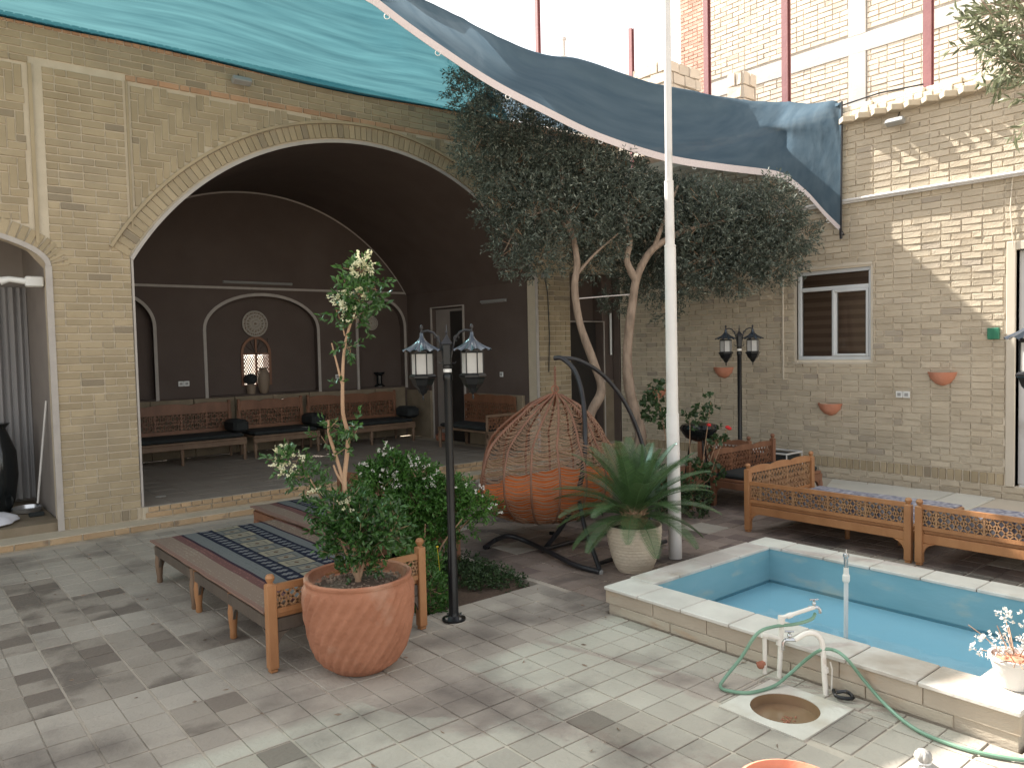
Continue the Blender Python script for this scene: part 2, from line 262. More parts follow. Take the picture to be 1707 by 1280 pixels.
# ------------------------------------------------------------------ mesh helpers
class MB:
    def __init__(s): s.v = []; s.f = []; s.mi = []; s.cm = 0
    def add(s, vs, fs):
        o = len(s.v); s.v += [tuple(map(float, p)) for p in vs]; s.f += [tuple(o+i for i in f) for f in fs]; s.mi += [s.cm]*len(fs); return s
    def box(s, x0, x1, y0, y1, z0, z1, rot=None, piv=None):
        vs = [Vector((x, y, z)) for z in (z0, z1) for y in (y0, y1) for x in (x0, x1)]
        if rot is not None:
            p = Vector(piv) if piv is not None else Vector(((x0+x1)/2, (y0+y1)/2, (z0+z1)/2)); vs = [rot@(v-p)+p for v in vs]
        return s.add(vs, [(0, 2, 3, 1), (4, 5, 7, 6), (0, 1, 5, 4), (2, 6, 7, 3), (0, 4, 6, 2), (1, 3, 7, 5)])
    def cbox(s, x0, x1, y0, y1, z0, z1, c=.006, rot=None, piv=None):      # chamfered box
        vs = []; 
        for z, k in ((z0, c), (z0+c, 0), (z1-c, 0), (z1, c)):
            X0, X1, Y0, Y1 = x0+k, x1-k, y0+k, y1-k
            e = c
            vs += [(X0+e, Y0, z), (X1-e, Y0, z), (X1, Y0+e, z), (X1, Y1-e, z), (X1-e, Y1, z), (X0+e, Y1, z), (X0, Y1-e, z), (X0, Y0+e, z)]
        if rot is not None:
            p = Vector(piv) if piv is not None else Vector(((x0+x1)/2, (y0+y1)/2, (z0+z1)/2)); vs = [rot@(Vector(v)-p)+p for v in vs]
        fs = [tuple(range(7, -1, -1)), tuple(range(24, 32))]
        for k in range(3):
            for i in range(8): fs.append((k*8+i, k*8+(i+1) % 8, k*8+8+(i+1) % 8, k*8+8+i))
        return s.add(vs, fs)
    def tube(s, pts, r, n=8, cap=True):
        P = [Vector(p) for p in pts]; m_ = len(P); rr = r if isinstance(r, (list, tuple)) else [r]*m_
        vs = []; up = None
        for i, p in enumerate(P):
            t = (P[min(i+1, m_-1)]-P[max(i-1, 0)]).normalized()
            if up is None: up = Vector((0, 0, 1)) if abs(t.z) < .9 else Vector((1, 0, 0))
            a = t.cross(up).normalized(); up = a.cross(t).normalized()
            for k in range(n):
                th = 2*math.pi*k/n; vs.append(p+(a*math.cos(th)+up*math.sin(th))*rr[i])
        fs = [(i*n+k, i*n+(k+1) % n, (i+1)*n+(k+1) % n, (i+1)*n+k) for i in range(m_-1) for k in range(n)]
        if cap: fs += [tuple(range(n-1, -1, -1)), tuple(range((m_-1)*n, m_*n))]
        return s.add(vs, fs)
    def lathe(s, prof, c=(0, 0, 0), n=24, fn=None, a0=0, a1=2*math.pi, cap=True):
        full = abs(a1-a0-2*math.pi) < 1e-6; k_ = n if full else n+1; vs = []
        for i, (r, z) in enumerate(prof):
            for k in range(k_):
                a = a0+(a1-a0)*k/n; q = r*(fn(a, z) if fn else 1); vs.append((c[0]+q*math.cos(a), c[1]+q*math.sin(a), c[2]+z))
        fs = []
        for i in range(len(prof)-1):
            for k in range(n):
                k2 = (k+1) % k_ if full else k+1; fs.append((i*k_+k, i*k_+k2, (i+1)*k_+k2, (i+1)*k_+k))
        if cap and full:
            fs += [tuple(range(k_-1, -1, -1)), tuple(range((len(prof)-1)*k_, len(prof)*k_))]
        return s.add(vs, fs)
    def ribbon(s, pts, width, nrm, thick, closed=False):
        """flat raised band along a path; nrm = direction it stands proud"""
        N = Vector(nrm); P = [Vector(p) for p in pts]; vs = []
        for i, p in enumerate(P):
            t = (P[min(i+1, len(P)-1)]-P[max(i-1, 0)]).normalized(); a = t.cross(N).normalized()*width/2
            vs += [p-a, p+a, p+a+N*thick, p-a+N*thick]
        fs = []
        for i in range(len(P)-1):
            for k in range(4): fs.append((i*4+k, i*4+(k+1) % 4, i*4+4+(k+1) % 4, i*4+4+k))
        e = (len(P)-1)*4; fs += [(0, 3, 2, 1), (e, e+1, e+2, e+3)]
        return s.add(vs, fs)
    def ball(s, c, r, n=10, m_=6, sz=1, jit=0):
        prof = [(max(r*math.sin(math.pi*i/m_), 1e-4), -r*sz*math.cos(math.pi*i/m_)) for i in range(m_+1)]
        return s.lathe(prof, c, n, (lambda a, z: 1+jit*math.sin(3*a+z*20)) if jit else None)
    def mesh(s, name, mats, off=(0, 0, 0), smooth=False):
        me = bpy.data.meshes.new(name)
        v = np.array(s.v, dtype=float)-np.array(off) if s.v else np.zeros((0, 3))
        me.from_pydata(v.tolist(), [], s.f)
        for mm in (mats if isinstance(mats, (list, tuple)) else [mats]): me.materials.append(M(mm) if isinstance(mm, str) else mm)
        if any(s.mi): me.polygons.foreach_set('material_index', s.mi)
        me.update()
        if smooth:
            me.polygons.foreach_set('use_smooth', [True]*len(me.polygons))
            try: me.set_sharp_from_angle(angle=R(smooth if smooth is not True else 40))
            except Exception: pass
        return me
    def build(s, name, mats, parent=None, smooth=False, label=None):
        off = ORG.get(parent.name, (0, 0, 0)) if parent else (0, 0, 0)
        o = bpy.data.objects.new(name, s.mesh(name, mats, off, smooth)); C.objects.link(o)
        if parent: o.parent = parent; ORG[o.name] = off
        if label: o['label'] = label
        return o
ORG = {}
def tag(o, label=None, cat=None, group=None, kind=None):
    if label: o['label'] = label
    if cat: o['category'] = cat
    if group: o['group'] = group
    if kind: o['kind'] = kind
    return o
def thing(name, label, cat, loc=(0, 0, 0), rz=0, group=None):
    o = bpy.data.objects.new(name, None); C.objects.link(o); o.location = loc; o.rotation_euler = (0, 0, rz); o.empty_display_size = .1
    ORG[o.name] = tuple(loc); return tag(o, label, cat, group)
def copy_tree(o, parent=None):
    c = o.copy(); C.objects.link(c)
    if parent: c.parent = parent
    for ch in list(o.children): copy_tree(ch, c)
    return c
def rot_to(d):
    return Vector(d).to_track_quat('Z', 'Y').to_matrix()
def smoothpath(P, k=6):
    P = [np.array(p, float) for p in P]; P = [2*P[0]-P[1]]+P+[2*P[-1]-P[-2]]; o = []
    for i in range(1, len(P)-2):
        a, b, c, d = P[i-1], P[i], P[i+1], P[i+2]
        for j in range(k):
            t = j/k; o.append(.5*((2*b)+(-a+c)*t+(2*a-5*b+4*c-d)*t*t+(-a+3*b-3*c+d)*t**3))
    o.append(P[-2]); return o

# ---- bricks: records -> the 300 that show largest become objects, the rest one joined part
def piece_faces(w, h, proud, back, c, jit=0, rnd=random):
    j = lambda: rnd.uniform(-jit, jit) if jit else 0
    a, b = w/2, h/2
    vs = [(-a, -b, -back), (a, -b, -back), (a, b, -back), (-a, b, -back)]
    vs += [(-a+j(), -b+j(), proud-c), (a+j(), -b+j(), proud-c), (a+j(), b+j(), proud-c), (-a+j(), b+j(), proud-c)]
    vs += [(-a+c, -b+c, proud+j()), (a-c, -b+c, proud+j()), (a-c, b-c, proud+j()), (-a+c, b-c, proud+j())]
    fs = [(8, 9, 10, 11)]
    for k in (0, 4):
        for i in range(4): fs.append((k+i, k+(i+1) % 4, k+4+(i+1) % 4, k+4+i))
    return vs, fs
PROTO = {}
def lay(recs, parent, mats, proud=.007, back=.006, c=.004, jit=.0025, name='brick', limit=300, pads=False):
    """recs: (centre, U, V, w, h, material index, proud scale)"""
    def score(r):
        q = proj(r[0])
        if q is None or not (-20 < q[0] < 1727 and -20 < q[1] < 1300): return -1/(1+np.linalg.norm(np.array(r[0])-EYE))
        N = np.cross(r[1], r[2]); vd = (np.array(r[0])-EYE); vd /= np.linalg.norm(vd)
        return r[3]*r[4]*abs(N@vd)/q[2]**2*1e6
    recs = sorted(recs, key=score, reverse=True)
    off = ORG.get(parent.name, (0, 0, 0)); mb = MB(); rnd = random.Random(5)
    for i, (p, U, V, w_, h_, mi, ps) in enumerate(recs):
        U = Vector(U); V = Vector(V); N = U.cross(V)
        if i < limit and score(recs[i]) > 0:
            key = (name, round(w_, 3), round(h_, 3), mats[mi], rnd.randrange(2), proud)
            if key not in PROTO:
                q = MB()
                if pads: pad(q, w_, h_, proud, back, c, jit, Vector((0, 0, 0)), Vector((1, 0, 0)), Vector((0, 1, 0)), rnd)
                else: q.add(*piece_faces(w_, h_, proud, back, c, jit, rnd))
                PROTO[key] = q.mesh(name, mats[mi])
            o = bpy.data.objects.new(name, PROTO[key]); C.objects.link(o); o.parent = parent
            mm = Matrix((U, V, N)).transposed().to_4x4(); rj = Matrix.Rotation(rnd.uniform(-.006, .006), 4, 'Z')@Matrix.Rotation(rnd.uniform(-.008, .008), 4, 'X')
            o.matrix_local = Matrix.Translation(Vector(p)-Vector(off)+N*(ps-1)*proud)@mm@rj
        else:
            mb.cm = mi
            if pads: pad(mb, w_, h_, proud, back, c, jit, Vector(p), U, V, rnd)
            else:
                vs, fs = piece_faces(w_, h_, proud*ps, back, c, jit, rnd)
                mb.add([Vector(p)+U*v[0]+V*v[1]+N*v[2] for v in vs], fs)
    if mb.f:
        o = mb.build(name, mats, parent); o['kind'] = 'stuff'
def pad(mb, w_, h_, proud, back, c, jit, P, U, V, rnd):
    N = U.cross(V); g = .0045
    for a in (-1, 1):
        for b in (-1, 1):
            vs, fs = piece_faces(w_/2-g, h_/2-g, proud+rnd.uniform(-.0008, .0008), back, c, 0, rnd)
            cc = P+U*(a*w_/4)+V*(b*h_/4); mb.add([cc+U*v[0]+V*v[1]+N*v[2] for v in vs], fs)

def running(x0, x1, z0, z1, pt, U, V, mi=0, bl=.205, ph=.0725, j=.013, clip=None, phase=0, ps=1):
    """running bond on a plane: pt(a, b) -> world; clip(b) -> list of free (a0, a1) spans"""
    out = []; nrow = max(1, round((z1-z0)/ph)); pp = (z1-z0)/nrow
    for r in range(nrow):
        b = z0+(r+.5)*pp; spans = clip(b) if clip else [(x0, x1)]
        for s0, s1 in spans:
            s0 = max(s0, x0); s1 = min(s1, x1)
            if s1-s0 < .02: continue
            a = x0-bl*(.5*((r+phase) % 2))-bl; k = 0
            while a < s1:
                L_ = bl if random.random() > .18 else bl/2
                q0, q1 = max(a, s0), min(a+L_, s1); a += L_
                if q1-q0 > .03:
                    out.append((pt((q0+q1)/2, b), U, V, round(q1-q0-j, 3) if abs(q1-q0-bl) > .001 else bl-j, round(pp-j, 3), mi, ps*random.uniform(.75, 1.25)))
    return out

# ================================================================== GROUND
mb = MB(); mb.box(-300, 300, -300, 300, -.62, -.60); tag(mb.build('ground', 'ground'), kind='structure')
POOL = (3.56, 5.36, 1.10, 3.44); SOIL = (2.66, 3.66, 4.18, 6.1); DRAIN = (2.995, 3.43, 1.74, 2.17)
pv = tag(bpy.data.objects.new('courtyard_paving', None), kind='structure'); C.objects.link(pv); ORG['courtyard_paving'] = (0, 0, 0)
bed = MB()
xs = sorted({-12, POOL[0], POOL[1], SOIL[0], SOIL[1], DRAIN[0], DRAIN[1], 5.2, 7.2, 9.3}); ys = sorted({-14, POOL[2], POOL[3], SOIL[2], SOIL[3], DRAIN[2], DRAIN[3], 4.0, 5.4, 12.6})
def inr(x, y, q, e=0): return q[0]+e < x < q[1]-e and q[2]+e < y < q[3]-e
GARDEN = (5.2, 7.2, 5.4, 7.0)
for i in range(len(xs)-1):
    for k in range(len(ys)-1):
        a, b = (xs[i]+xs[i+1])/2, (ys[k]+ys[k+1])/2
        if any(inr(a, b, q) for q in (POOL, SOIL, DRAIN)): continue
        bed.box(xs[i], xs[i+1], ys[k], ys[k+1], -.3, -.006)
bed.build('tile_bed', 'tile_joint', pv)
recs = []; T = .335; ux, uy = (1, 0, 0), (0, 1, 0)
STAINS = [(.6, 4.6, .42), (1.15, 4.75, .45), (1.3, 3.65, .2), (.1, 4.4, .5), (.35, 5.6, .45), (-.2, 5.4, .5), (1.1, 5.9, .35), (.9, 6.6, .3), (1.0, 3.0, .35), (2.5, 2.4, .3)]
for i in range(-9, 30):
    for k in range(-8, 26):
        x = .69+T*(i+.5); y = .21+T*(k+.5)
        if y > 7.93 or x > 7.75 or y < -1.6: continue
        parts = [(x-T/2, x+T/2, y-T/2, y+T/2)]
        for h0, h1, h2, h3 in (POOL, SOIL, DRAIN, (5.45, 6.9, 5.5, 6.9)):
            nx_ = []
            for a0_, a1_, b0_, b1_ in parts:
                if a1_ <= h0 or a0_ >= h1 or b1_ <= h2 or b0_ >= h3: nx_.append((a0_, a1_, b0_, b1_)); continue
                if a0_ < h0: nx_.append((a0_, h0, b0_, b1_))
                if a1_ > h1: nx_.append((h1, a1_, b0_, b1_))
                m0, m1 = max(a0_, h0), min(a1_, h1)
                if b0_ < h2: nx_.append((m0, m1, b0_, h2))
                if b1_ > h3: nx_.append((m0, m1, h3, b1_))
            parts = nx_
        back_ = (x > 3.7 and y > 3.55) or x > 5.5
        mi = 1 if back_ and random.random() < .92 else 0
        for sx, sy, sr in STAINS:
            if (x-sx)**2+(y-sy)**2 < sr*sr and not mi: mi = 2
        for a0_, a1_, b0_, b1_ in parts:
            if a1_-a0_ > .05 and b1_-b0_ > .05: recs.append((((a0_+a1_)/2, (b0_+b1_)/2, -.006), ux, uy, round(a1_-a0_-.009, 3), round(b1_-b0_-.009, 3), mi, 1))
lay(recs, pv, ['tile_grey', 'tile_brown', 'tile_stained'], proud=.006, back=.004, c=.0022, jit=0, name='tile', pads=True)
mb = MB(); mb.box(7.76, 9.08, -2, 8.07, -.005, .006); tag(mb.build('cement_walk', 'cement', pv))
# soil beds
def soil(x0, x1, y0, y1, z, name='soil_bed'):
    mb = MB(); n = 26; vs = []; fs = []
    for j in range(n+1):
        for i in range(n+1):
            x = x0+(x1-x0)*i/n; y = y0+(y1-y0)*j/n; vs.append((x, y, z+.03*noise.noise(Vector((x*7, y*7, 0)))+.01*noise.noise(Vector((x*30, y*30, 3)))))
    for j in range(n):
        for i in range(n): a = j*(n+1)+i; fs.append((a, a+1, a+n+2, a+n+1))
    return tag(mb.add(vs, fs).build(name, 'soil', None, True), kind='structure')
soil(*SOIL, -.04)
soil(5.45, 6.9, 5.5, 6.9, .03)

# ================================================================== LEFT BUILDING (iwan)
YF = 8.35; XA, XB = 2.04, 7.36; YB = 11.8; ZF = .19
bld = thing('arcade_building', 'tan brick building with a wide arched open hall and a smaller arch on its left', 'building', (4.7, YF, 0))
XC = 4.70; SP = 2.657; HW = 2.66; RISE = 1.51; RA = (HW**2+RISE**2)/(2*RISE); ZC = SP+RISE-RA
def arch_z(x, r=RA): d = x-XC; return ZC+math.sqrt(max(r*r-d*d, 0))
def arch_half(z, r): return math.sqrt(max(r*r-(z-ZC)**2, 0))
LC, LA, LB_, LS = -.2, 1.53, .39, 2.55
def left_half(z, e): return (LA+e)*math.sqrt(max(1-((z-LS)/(LB_+e))**2, 0)) if z > LS else (LA+e if e < .05 else 0)
RING = .185
# mortar back plane in columns, holes for the arches and the corner recess
mb = MB()
def col(x0, x1, z0a, z0b, z1, y=YF+.005, d=.25):
    mb.add([(x0, y, z0a), (x1, y, z0b), (x1, y, z1), (x0, y, z1), (x0, y+d, z0a), (x1, y+d, z0b), (x1, y+d, z1), (x0, y+d, z1)],
           [(0, 1, 2, 3), (5, 4, 7, 6), (4, 5, 1, 0), (3, 2, 6, 7), (0, 3, 7, 4), (1, 5, 6, 2)])
N_ = 60
for i in range(N_):
    a = XA+(XB-XA)*i/N_; b = XA+(XB-XA)*(i+1)/N_; col(a, b, max(arch_z(a), SP), max(arch_z(b), SP), 4.80)
for i in range(24):
    a = LC-LA+2*LA*i/24; b = LC-LA+2*LA*(i+1)/24
    za, zb = (LS+LB_*math.sqrt(max(1-((q-LC)/LA)**2, 0)) for q in (a, b)); col(a, b, za, zb, 4.80)
col(LC+LA, XA, 0, 0, 4.8); col(XB, 8.015, 0, 0, 4.8, d=.2); col(8.015, 9.1, 2.8, 2.8, 4.8); col(-5, LC-LA, 0, 0, 4.8)
mb.build('mortar', 'mortar_tan', bld)
F = lambda y: (lambda a, b: (a, y, b))
U, V = (1, 0, 0), (0, 0, 1)
rec = []
rec += running(LC+LA+.02, XA-.0, .185, 4.38, F(YF-.0), U, V)
for i in range(9): rec.append(((1.365+.075*i, YF, .127), U, V, .062, .10, 0, 1))
rec += running(XB+.03, 8.01, .19, 4.38, F(YF), U, V, phase=1)
rec += running(8.015, 9.09, 2.8, 4.38, F(YF), U, V)
rec += running(-3, 9.09, 4.445, 4.72, F(YF), U, V)
for i in range(150): rec.append(((-2.2+.0755*i, YF, 4.765), U, V, .063, .085, 1, 1.2))
rec += running(XA+.02, XB+.02, 4.38, 4.445, F(YF-.006), U, V, mi=1, ph=.065)
rec += running(-3, 1.25, 4.38, 4.445, F(YF-.004), U, V, mi=0, ph=.065)
# herringbone spandrel between arch ring and red band
def herring(x0, x1, z0, z1, y, ok, mi=0):
    c_ = .0705; out = []
    for gy in range(int((z1-z0)/c_)+4):
        for gx in range(-4, int((x1-x0)/c_)+4):
            t = (gx-gy) % 6
            if t == 0:  a0, a1, b0, b1 = gx, gx+3, gy, gy+1
            elif t == 5: a0, a1, b0, b1 = gx, gx+1, gy, gy+3
            else: continue
            X0, X1, Z0, Z1 = x0+a0*c_, x0+a1*c_, z0+b0*c_, z0+b1*c_
            X0, X1, Z0, Z1 = max(X0, x0), min(X1, x1), max(Z0, z0), min(Z1, z1)
            if X1-X0 < .03 or Z1-Z0 < .03: continue
            if t == 0:   # shorten a lying brick at the ring
                zz = (Z0+Z1)/2
                while X1-X0 > .03 and not ok(X0+.01, zz): X0 += .02
                while X1-X0 > .03 and not ok(X1-.01, zz): X1 -= .02
            else:
                xx = (X0+X1)/2
                while Z1-Z0 > .03 and not ok(xx, Z0+.01): Z0 += .02
            if X1-X0 < .035 or Z1-Z0 < .035: continue
            out.append((((X0+X1)/2, y, (Z0+Z1)/2), U, V, round(X1-X0-.012, 3), round(Z1-Z0-.012, 3), mi, random.uniform(.6, 1.2)))
    return out
OR = RA+RING+.035
rec += herring(XA+.06, XB-.06, SP, 4.375, YF, lambda x, z: (x-XC)**2+(z-ZC)**2 > OR*OR)
rec += herring(-1.2, 1.21, 2.6, 4.37, YF, lambda x, z: ((x-LC)/(LA+.2))**2+((z-LS)/(LB_+.2))**2 > 1)
# arch rings: bricks on edge
a0 = math.asin(HW/RA); n_ = int(2*a0*(RA+.09)/.0745)
for i in range(n_):
    a = -a0+2*a0*(i+.5)/n_; rd = np.array([math.sin(a), 0, math.cos(a)]); tg = np.array([math.cos(a), 0, -math.sin(a)])
    rec.append((tuple(np.array([XC, YF-.004, ZC])+rd*(RA+RING/2+.012)), tuple(tg), tuple(rd), .062, RING-.03, 0, 1.3))
for i in range(44):
    a = math.pi*(i+.5)/44; x = math.cos(a); z = math.sin(a); p = np.array([LC+(LA+.1)*x, YF-.004, LS+(LB_+.1)*z])
    nn = np.array([x/(LA+.1), 0, z/(LB_+.1)]); nn /= np.linalg.norm(nn); tg = np.array([nn[2], 0, -nn[0]])
    ds = math.hypot((LA+.1)*z, (LB_+.1)*x)*math.pi/44
    rec.append((tuple(p), tuple(tg), tuple(nn), max(ds-.014, .02), .15, 0, 1.3))
# iwan step and kerb
rec += running(XA+.02, 9.05, .075, .135, lambda a, b: (a, 8.30, b), U, V, mi=2, ph=.06, bl=.26)
rec += [((XA+.1+.105*i, 8.298, .163), U, V, .095, .045, 2, 1) for i in range(66)]
rec += running(-3, 9.05, 0.0, .065, lambda a, b: (a, 8.07, b), U, V, mi=2, ph=.065, bl=.27)
lay(rec, bld, ['brick_tan', 'brick_red', 'brick_step'], c=.003, jit=.0015)
mb = MB(); mb.box(XA+.0, 9.1, 8.31, YF+.3, .0, ZF-.004); mb.box(-4, 9.1, 8.08, 8.5, -.01, .066); mb.build('step_core', 'mortar_tan', bld)
# raised mouldings
mb = MB()
pts = [(XC+(RA+RING+.018)*math.sin(-a0*1.0+2*a0*i/60), YF-.004, ZC+(RA+RING+.018)*math.cos(-a0+2*a0*i/60)) for i in range(61)]
mb.ribbon(pts, .03, (0, -1, 0), .03)
mb.ribbon([(1.255, YF, 2.75), (1.255, YF, 4.38)], .03, (0, -1, 0), .022); mb.ribbon([(XA+.03, YF, 2.95), (XA+.03, YF, 4.38)], .022, (0, -1, 0), .02)
mb.build('brick_moulding', 'brick_tan', bld, 40)
mb = MB()
pts = [(XA+.012, YF-.005, ZF)]+[(XA+.012, YF-.005, SP)]
pts2 = [(XC+(RA-.01)*math.sin(-a0+2*a0*i/60), YF-.006, ZC+(RA-.01)*math.cos(-a0+2*a0*i/60)) for i in range(61)]
mb.ribbon(pts2, .035, (0, -1, 0), .012); mb.ribbon([(XB-.01, YF-.006, ZF), (XB-.01, YF-.006, SP)], .045, (0, -1, 0), .012); mb.ribbon(pts, .02, (0, -1, 0), .008)
lp = [(LC+LA*math.cos(math.pi*i/40), YF-.006, LS+LB_*math.sin(math.pi*i/40)) for i in range(41)]
mb.ribbon([(LC+LA, YF-.006, .07), (LC+LA, YF-.006, LS)], .055, (0, -1, 0), .015); mb.ribbon(lp, .045, (0, -1, 0), .015)
mb.build('plaster_trim', 'plaster_light', bld, 40)
# iwan interior
mb = MB(); prof = [(x, max(arch_z(x), SP)) for x in np.linspace(XA+.002, XB-.002, 61)]
vs = []; fs = []
for y in (YF+.0, 9.5, 10.6, YB+.2): vs += [(XC+(x-XC)*.997, y+.006, z-.007) for x, z in prof]
for j in range(3):
    for i in range(60): a = j*61+i; fs.append((a, a+1, a+62, a+61))
mb.add(vs, fs).build('vault', 'plaster_brown', bld, 60)
def niche_top(x):
    for c_, hw, s_, p_ in ((4.755, .905, 2.06, 2.60), (6.83, .47, 2.10, 2.57), (2.66, .50, 2.10, 2.57)):
        if abs(x-c_) < hw: return s_+(p_-s_)*math.sqrt(max(1-((x-c_)/hw)**2, 0))
    return None
mb = MB(); X_ = sorted(set(np.round(np.concatenate([np.linspace(XA, XB, 101), [4.755-.905, 4.755+.905, 6.36, 7.30, 2.16, 3.16]]), 4)))
for i in range(len(X_)-1):
    a, b = X_[i], X_[i+1]; c_ = (a+b)/2; t = niche_top(c_)
    if t is None: mb.add([(a, YB, ZF), (b, YB, ZF), (b, YB, arch_z(b)+.05), (a, YB, arch_z(a)+.05)], [(0, 1, 2, 3)])
    else:
        za = niche_top(a+(1e-4 if a < c_ else 0)) or niche_top(c_) ; zb = niche_top(b-1e-4) or t
        za = za if za else t
        mb.add([(a, YB, za), (b, YB, zb), (b, YB, arch_z(b)+.05), (a, YB, arch_z(a)+.05), (a, YB+.16, za), (b, YB+.16, zb), (a, YB, ZF), (b, YB, ZF), (b, YB, 1.07), (a, YB, 1.07)],
               [(0, 1, 2, 3), (4, 5, 1, 0), (6, 7, 8, 9)])
for x in (4.755-.905, 4.755+.905, 6.36, 7.30, 2.16, 3.16): mb.add([(x, YB, 1.07), (x, YB+.16, 1.07), (x, YB+.16, 2.15), (x, YB, 2.15)], [(0, 1, 2, 3)])
WX0, WX1, WZ0, WZ1 = 4.47, 4.87, 1.20, 1.93
for q in ((XA, WX0, 1.0, 3), (WX1, XB, 1.0, 3), (WX0, WX1, 1.0, WZ0), (WX0, WX1, WZ1, 3)): mb.box(q[0], q[1], YB+.16, YB+.36, q[2], q[3])
mb.box(XA, XB, YB+.0, YB+.162, 1.05, 1.072)
mb.build('back_wall', 'plaster_brown', bld)
mb = MB()
DY0, DY1, DZ = 10.14, 11.02, 2.37
for q in ((YF+.2, DY0, ZF, 2.72), (DY1, YB+.2, ZF, 2.72), (DY0, DY1, DZ, 2.72)): mb.box(XB, XB+.2, q[0], q[1], q[2], q[3])
mb.build('side_wall', 'plaster_brown', bld)
mb = MB(); mb.box(XA-.2, XA, YF+.25, YB+.3, 0, 3); mb.build('side_wall', 'plaster_brown', bld)
mb = MB(); mb.box(XA-.2, XA+.004, YB-.3, YB+.36, 0, 3.0); mb.box(-5, 9.6, YF+.24, 12.6, 4.55, 4.79); mb.box(XB+.2, XB+.3, YF+.3, 12.6, 0, 4.6); mb.box(-5, XA-.25, 10.0, 10.2, 0, 4.6)
mb.box(9.0, 9.4, 8.9, 12.6, 0, 4.6); mb.box(XB, 9.6, YB+.3, 12.6, 0, 4.6); mb.box(-5, -4.8, YF, 10, 0, 4.6)
for i in range(40):   # shell above the back wall
    a = XA+(XB-XA)*i/40; b = a+(XB-XA)/40; mb.add([(a, YB+.37, 2.9), (b, YB+.37, 2.9), (b, YB+.37, 4.6), (a, YB+.37, 4.6)], [(0, 1, 2, 3)])
mb.build('roof', 'mortar_raw', bld)
# trims: niche outlines, spring line, back arch line
mb = MB()
for c_, hw, s_, p_ in ((4.755, .905, 2.06, 2.60), (6.83, .47, 2.10, 2.57), (2.66, .50, 2.10, 2.57)):
    pts = [(c_-hw, YB, 1.04), (c_-hw, YB, s_-.02)]+[(c_-hw*math.cos(math.pi*i/24), YB, s_+(p_-s_)*math.sin(math.pi*i/24)) for i in range(25)]+[(c_+hw, YB, s_-.02), (c_+hw, YB, 1.04)]
    mb.ribbon(pts, .045, (0, -1, 0), .014)
mb.ribbon([(XA, YB, 2.69), (XB, YB, 2.69)], .035, (0, -1, 0), .012); mb.ribbon([(XB, YB, 2.69), (XB, YF+.05, 2.69)], .035, (-1, 0, 0), .012)
mb.ribbon([(x, YB, arch_z(x)-.02) for x in np.linspace(XA+.02, XB-.02, 50)], .022, (0, -1, 0), .01)
mb.ribbon([(XB, DY1+.02, ZF), (XB, DY1+.02, DZ+.02), (XB, DY0-.02, DZ+.02), (XB, DY0-.02, ZF)], .045, (-1, 0, 0), .014)
mb.build('niche_trim', 'plaster_light', bld, 40)
# dado blocks
rec = []
for i in range(9): rec.append(((2.14+.6*i, YB-.04, .63), U, V, .592, .84, 0, 1))
for i in range(3): rec.append(((XB-.04, 8.85+.44*i, .60), (0, -1, 0), V, .43, .80, 0, 1))
rec.append(((XB-.04, 11.42, .60), (0, -1, 0), V, .74, .80, 0, 1))
lay(rec, bld, ['dado'], proud=.02, back=.03, c=.004, name='dado_panel')
mb = MB(); mb.box(XA, XB, YF+.02, YB+.2, ZF-.06, ZF-.006); mb.build('floor_slab', 'mortar_tan', bld)
rec = []
for i in range(18):
    for k in range(12):
        x = XA+.15+.3*i; y = YF+.12+.3*k
        if x < XB-.1 and y < YB: rec.append(((x, y, ZF-.006), ux, uy, .294, .294, 0, 1))
lay(rec, bld, ['iwan_tile'], proud=.006, back=.004, c=.002, jit=0, name='floor_tile')
# little arched window with lattice in the middle niche
win = MB(); yw = YB+.15
win.ribbon([(WX0-.02, yw, WZ0), (WX0-.02, yw, 1.70)]+[(4.67-.22*math.cos(math.pi*i/14), yw, 1.70+.24*math.sin(math.pi*i/14)) for i in range(15)]+[(WX1+.02, yw, 1.70), (WX1+.02, yw, WZ0)], .04, (0, -1, 0), .02)
win.box(WX0, WX1, yw-.02, yw, 1.675, 1.70); win.box(4.655, 4.685, yw-.02, yw+.01, 1.2, 1.93); win.box(WX0, WX1, yw-.02, yw+.02, 1.19, 1.215)
wo = win.build('window', 'wood_red', bld)
lt = MB()
for i in range(-10, 16):
    for sgn in (1, -1):
        for x0_ in (WX0, 4.68):
            p = [(x0_+.0, 1.2+i*.062), (x0_+.19, 1.2+i*.062+sgn*.19*1.7)]
            q0, q1 = np.array(p[0]), np.array(p[1]); pts = [q0+(q1-q0)*t for t in np.linspace(0, 1, 9)]; pts = [q for q in pts if 1.2 < q[1] < 1.68]
            if len(pts) > 1: lt.ribbon([(q[0], yw+.005, q[1]) for q in (pts[0], pts[-1])], .009, (0, -1, 0), .012)
lt.build('lattice', 'wood_red', wo)
fan = MB()
for x1, z1 in ((4.50, 1.84), (4.58, 1.92), (4.76, 1.92), (4.84, 1.84)): fan.ribbon([(4.67, yw, 1.70), (x1, yw, z1)], .012, (0, -1, 0), .01)
fan.box(WX0, WX1, yw+.02, yw+.03, 1.70, 1.93); fan.build('fanlight', 'plaster_brown', wo)
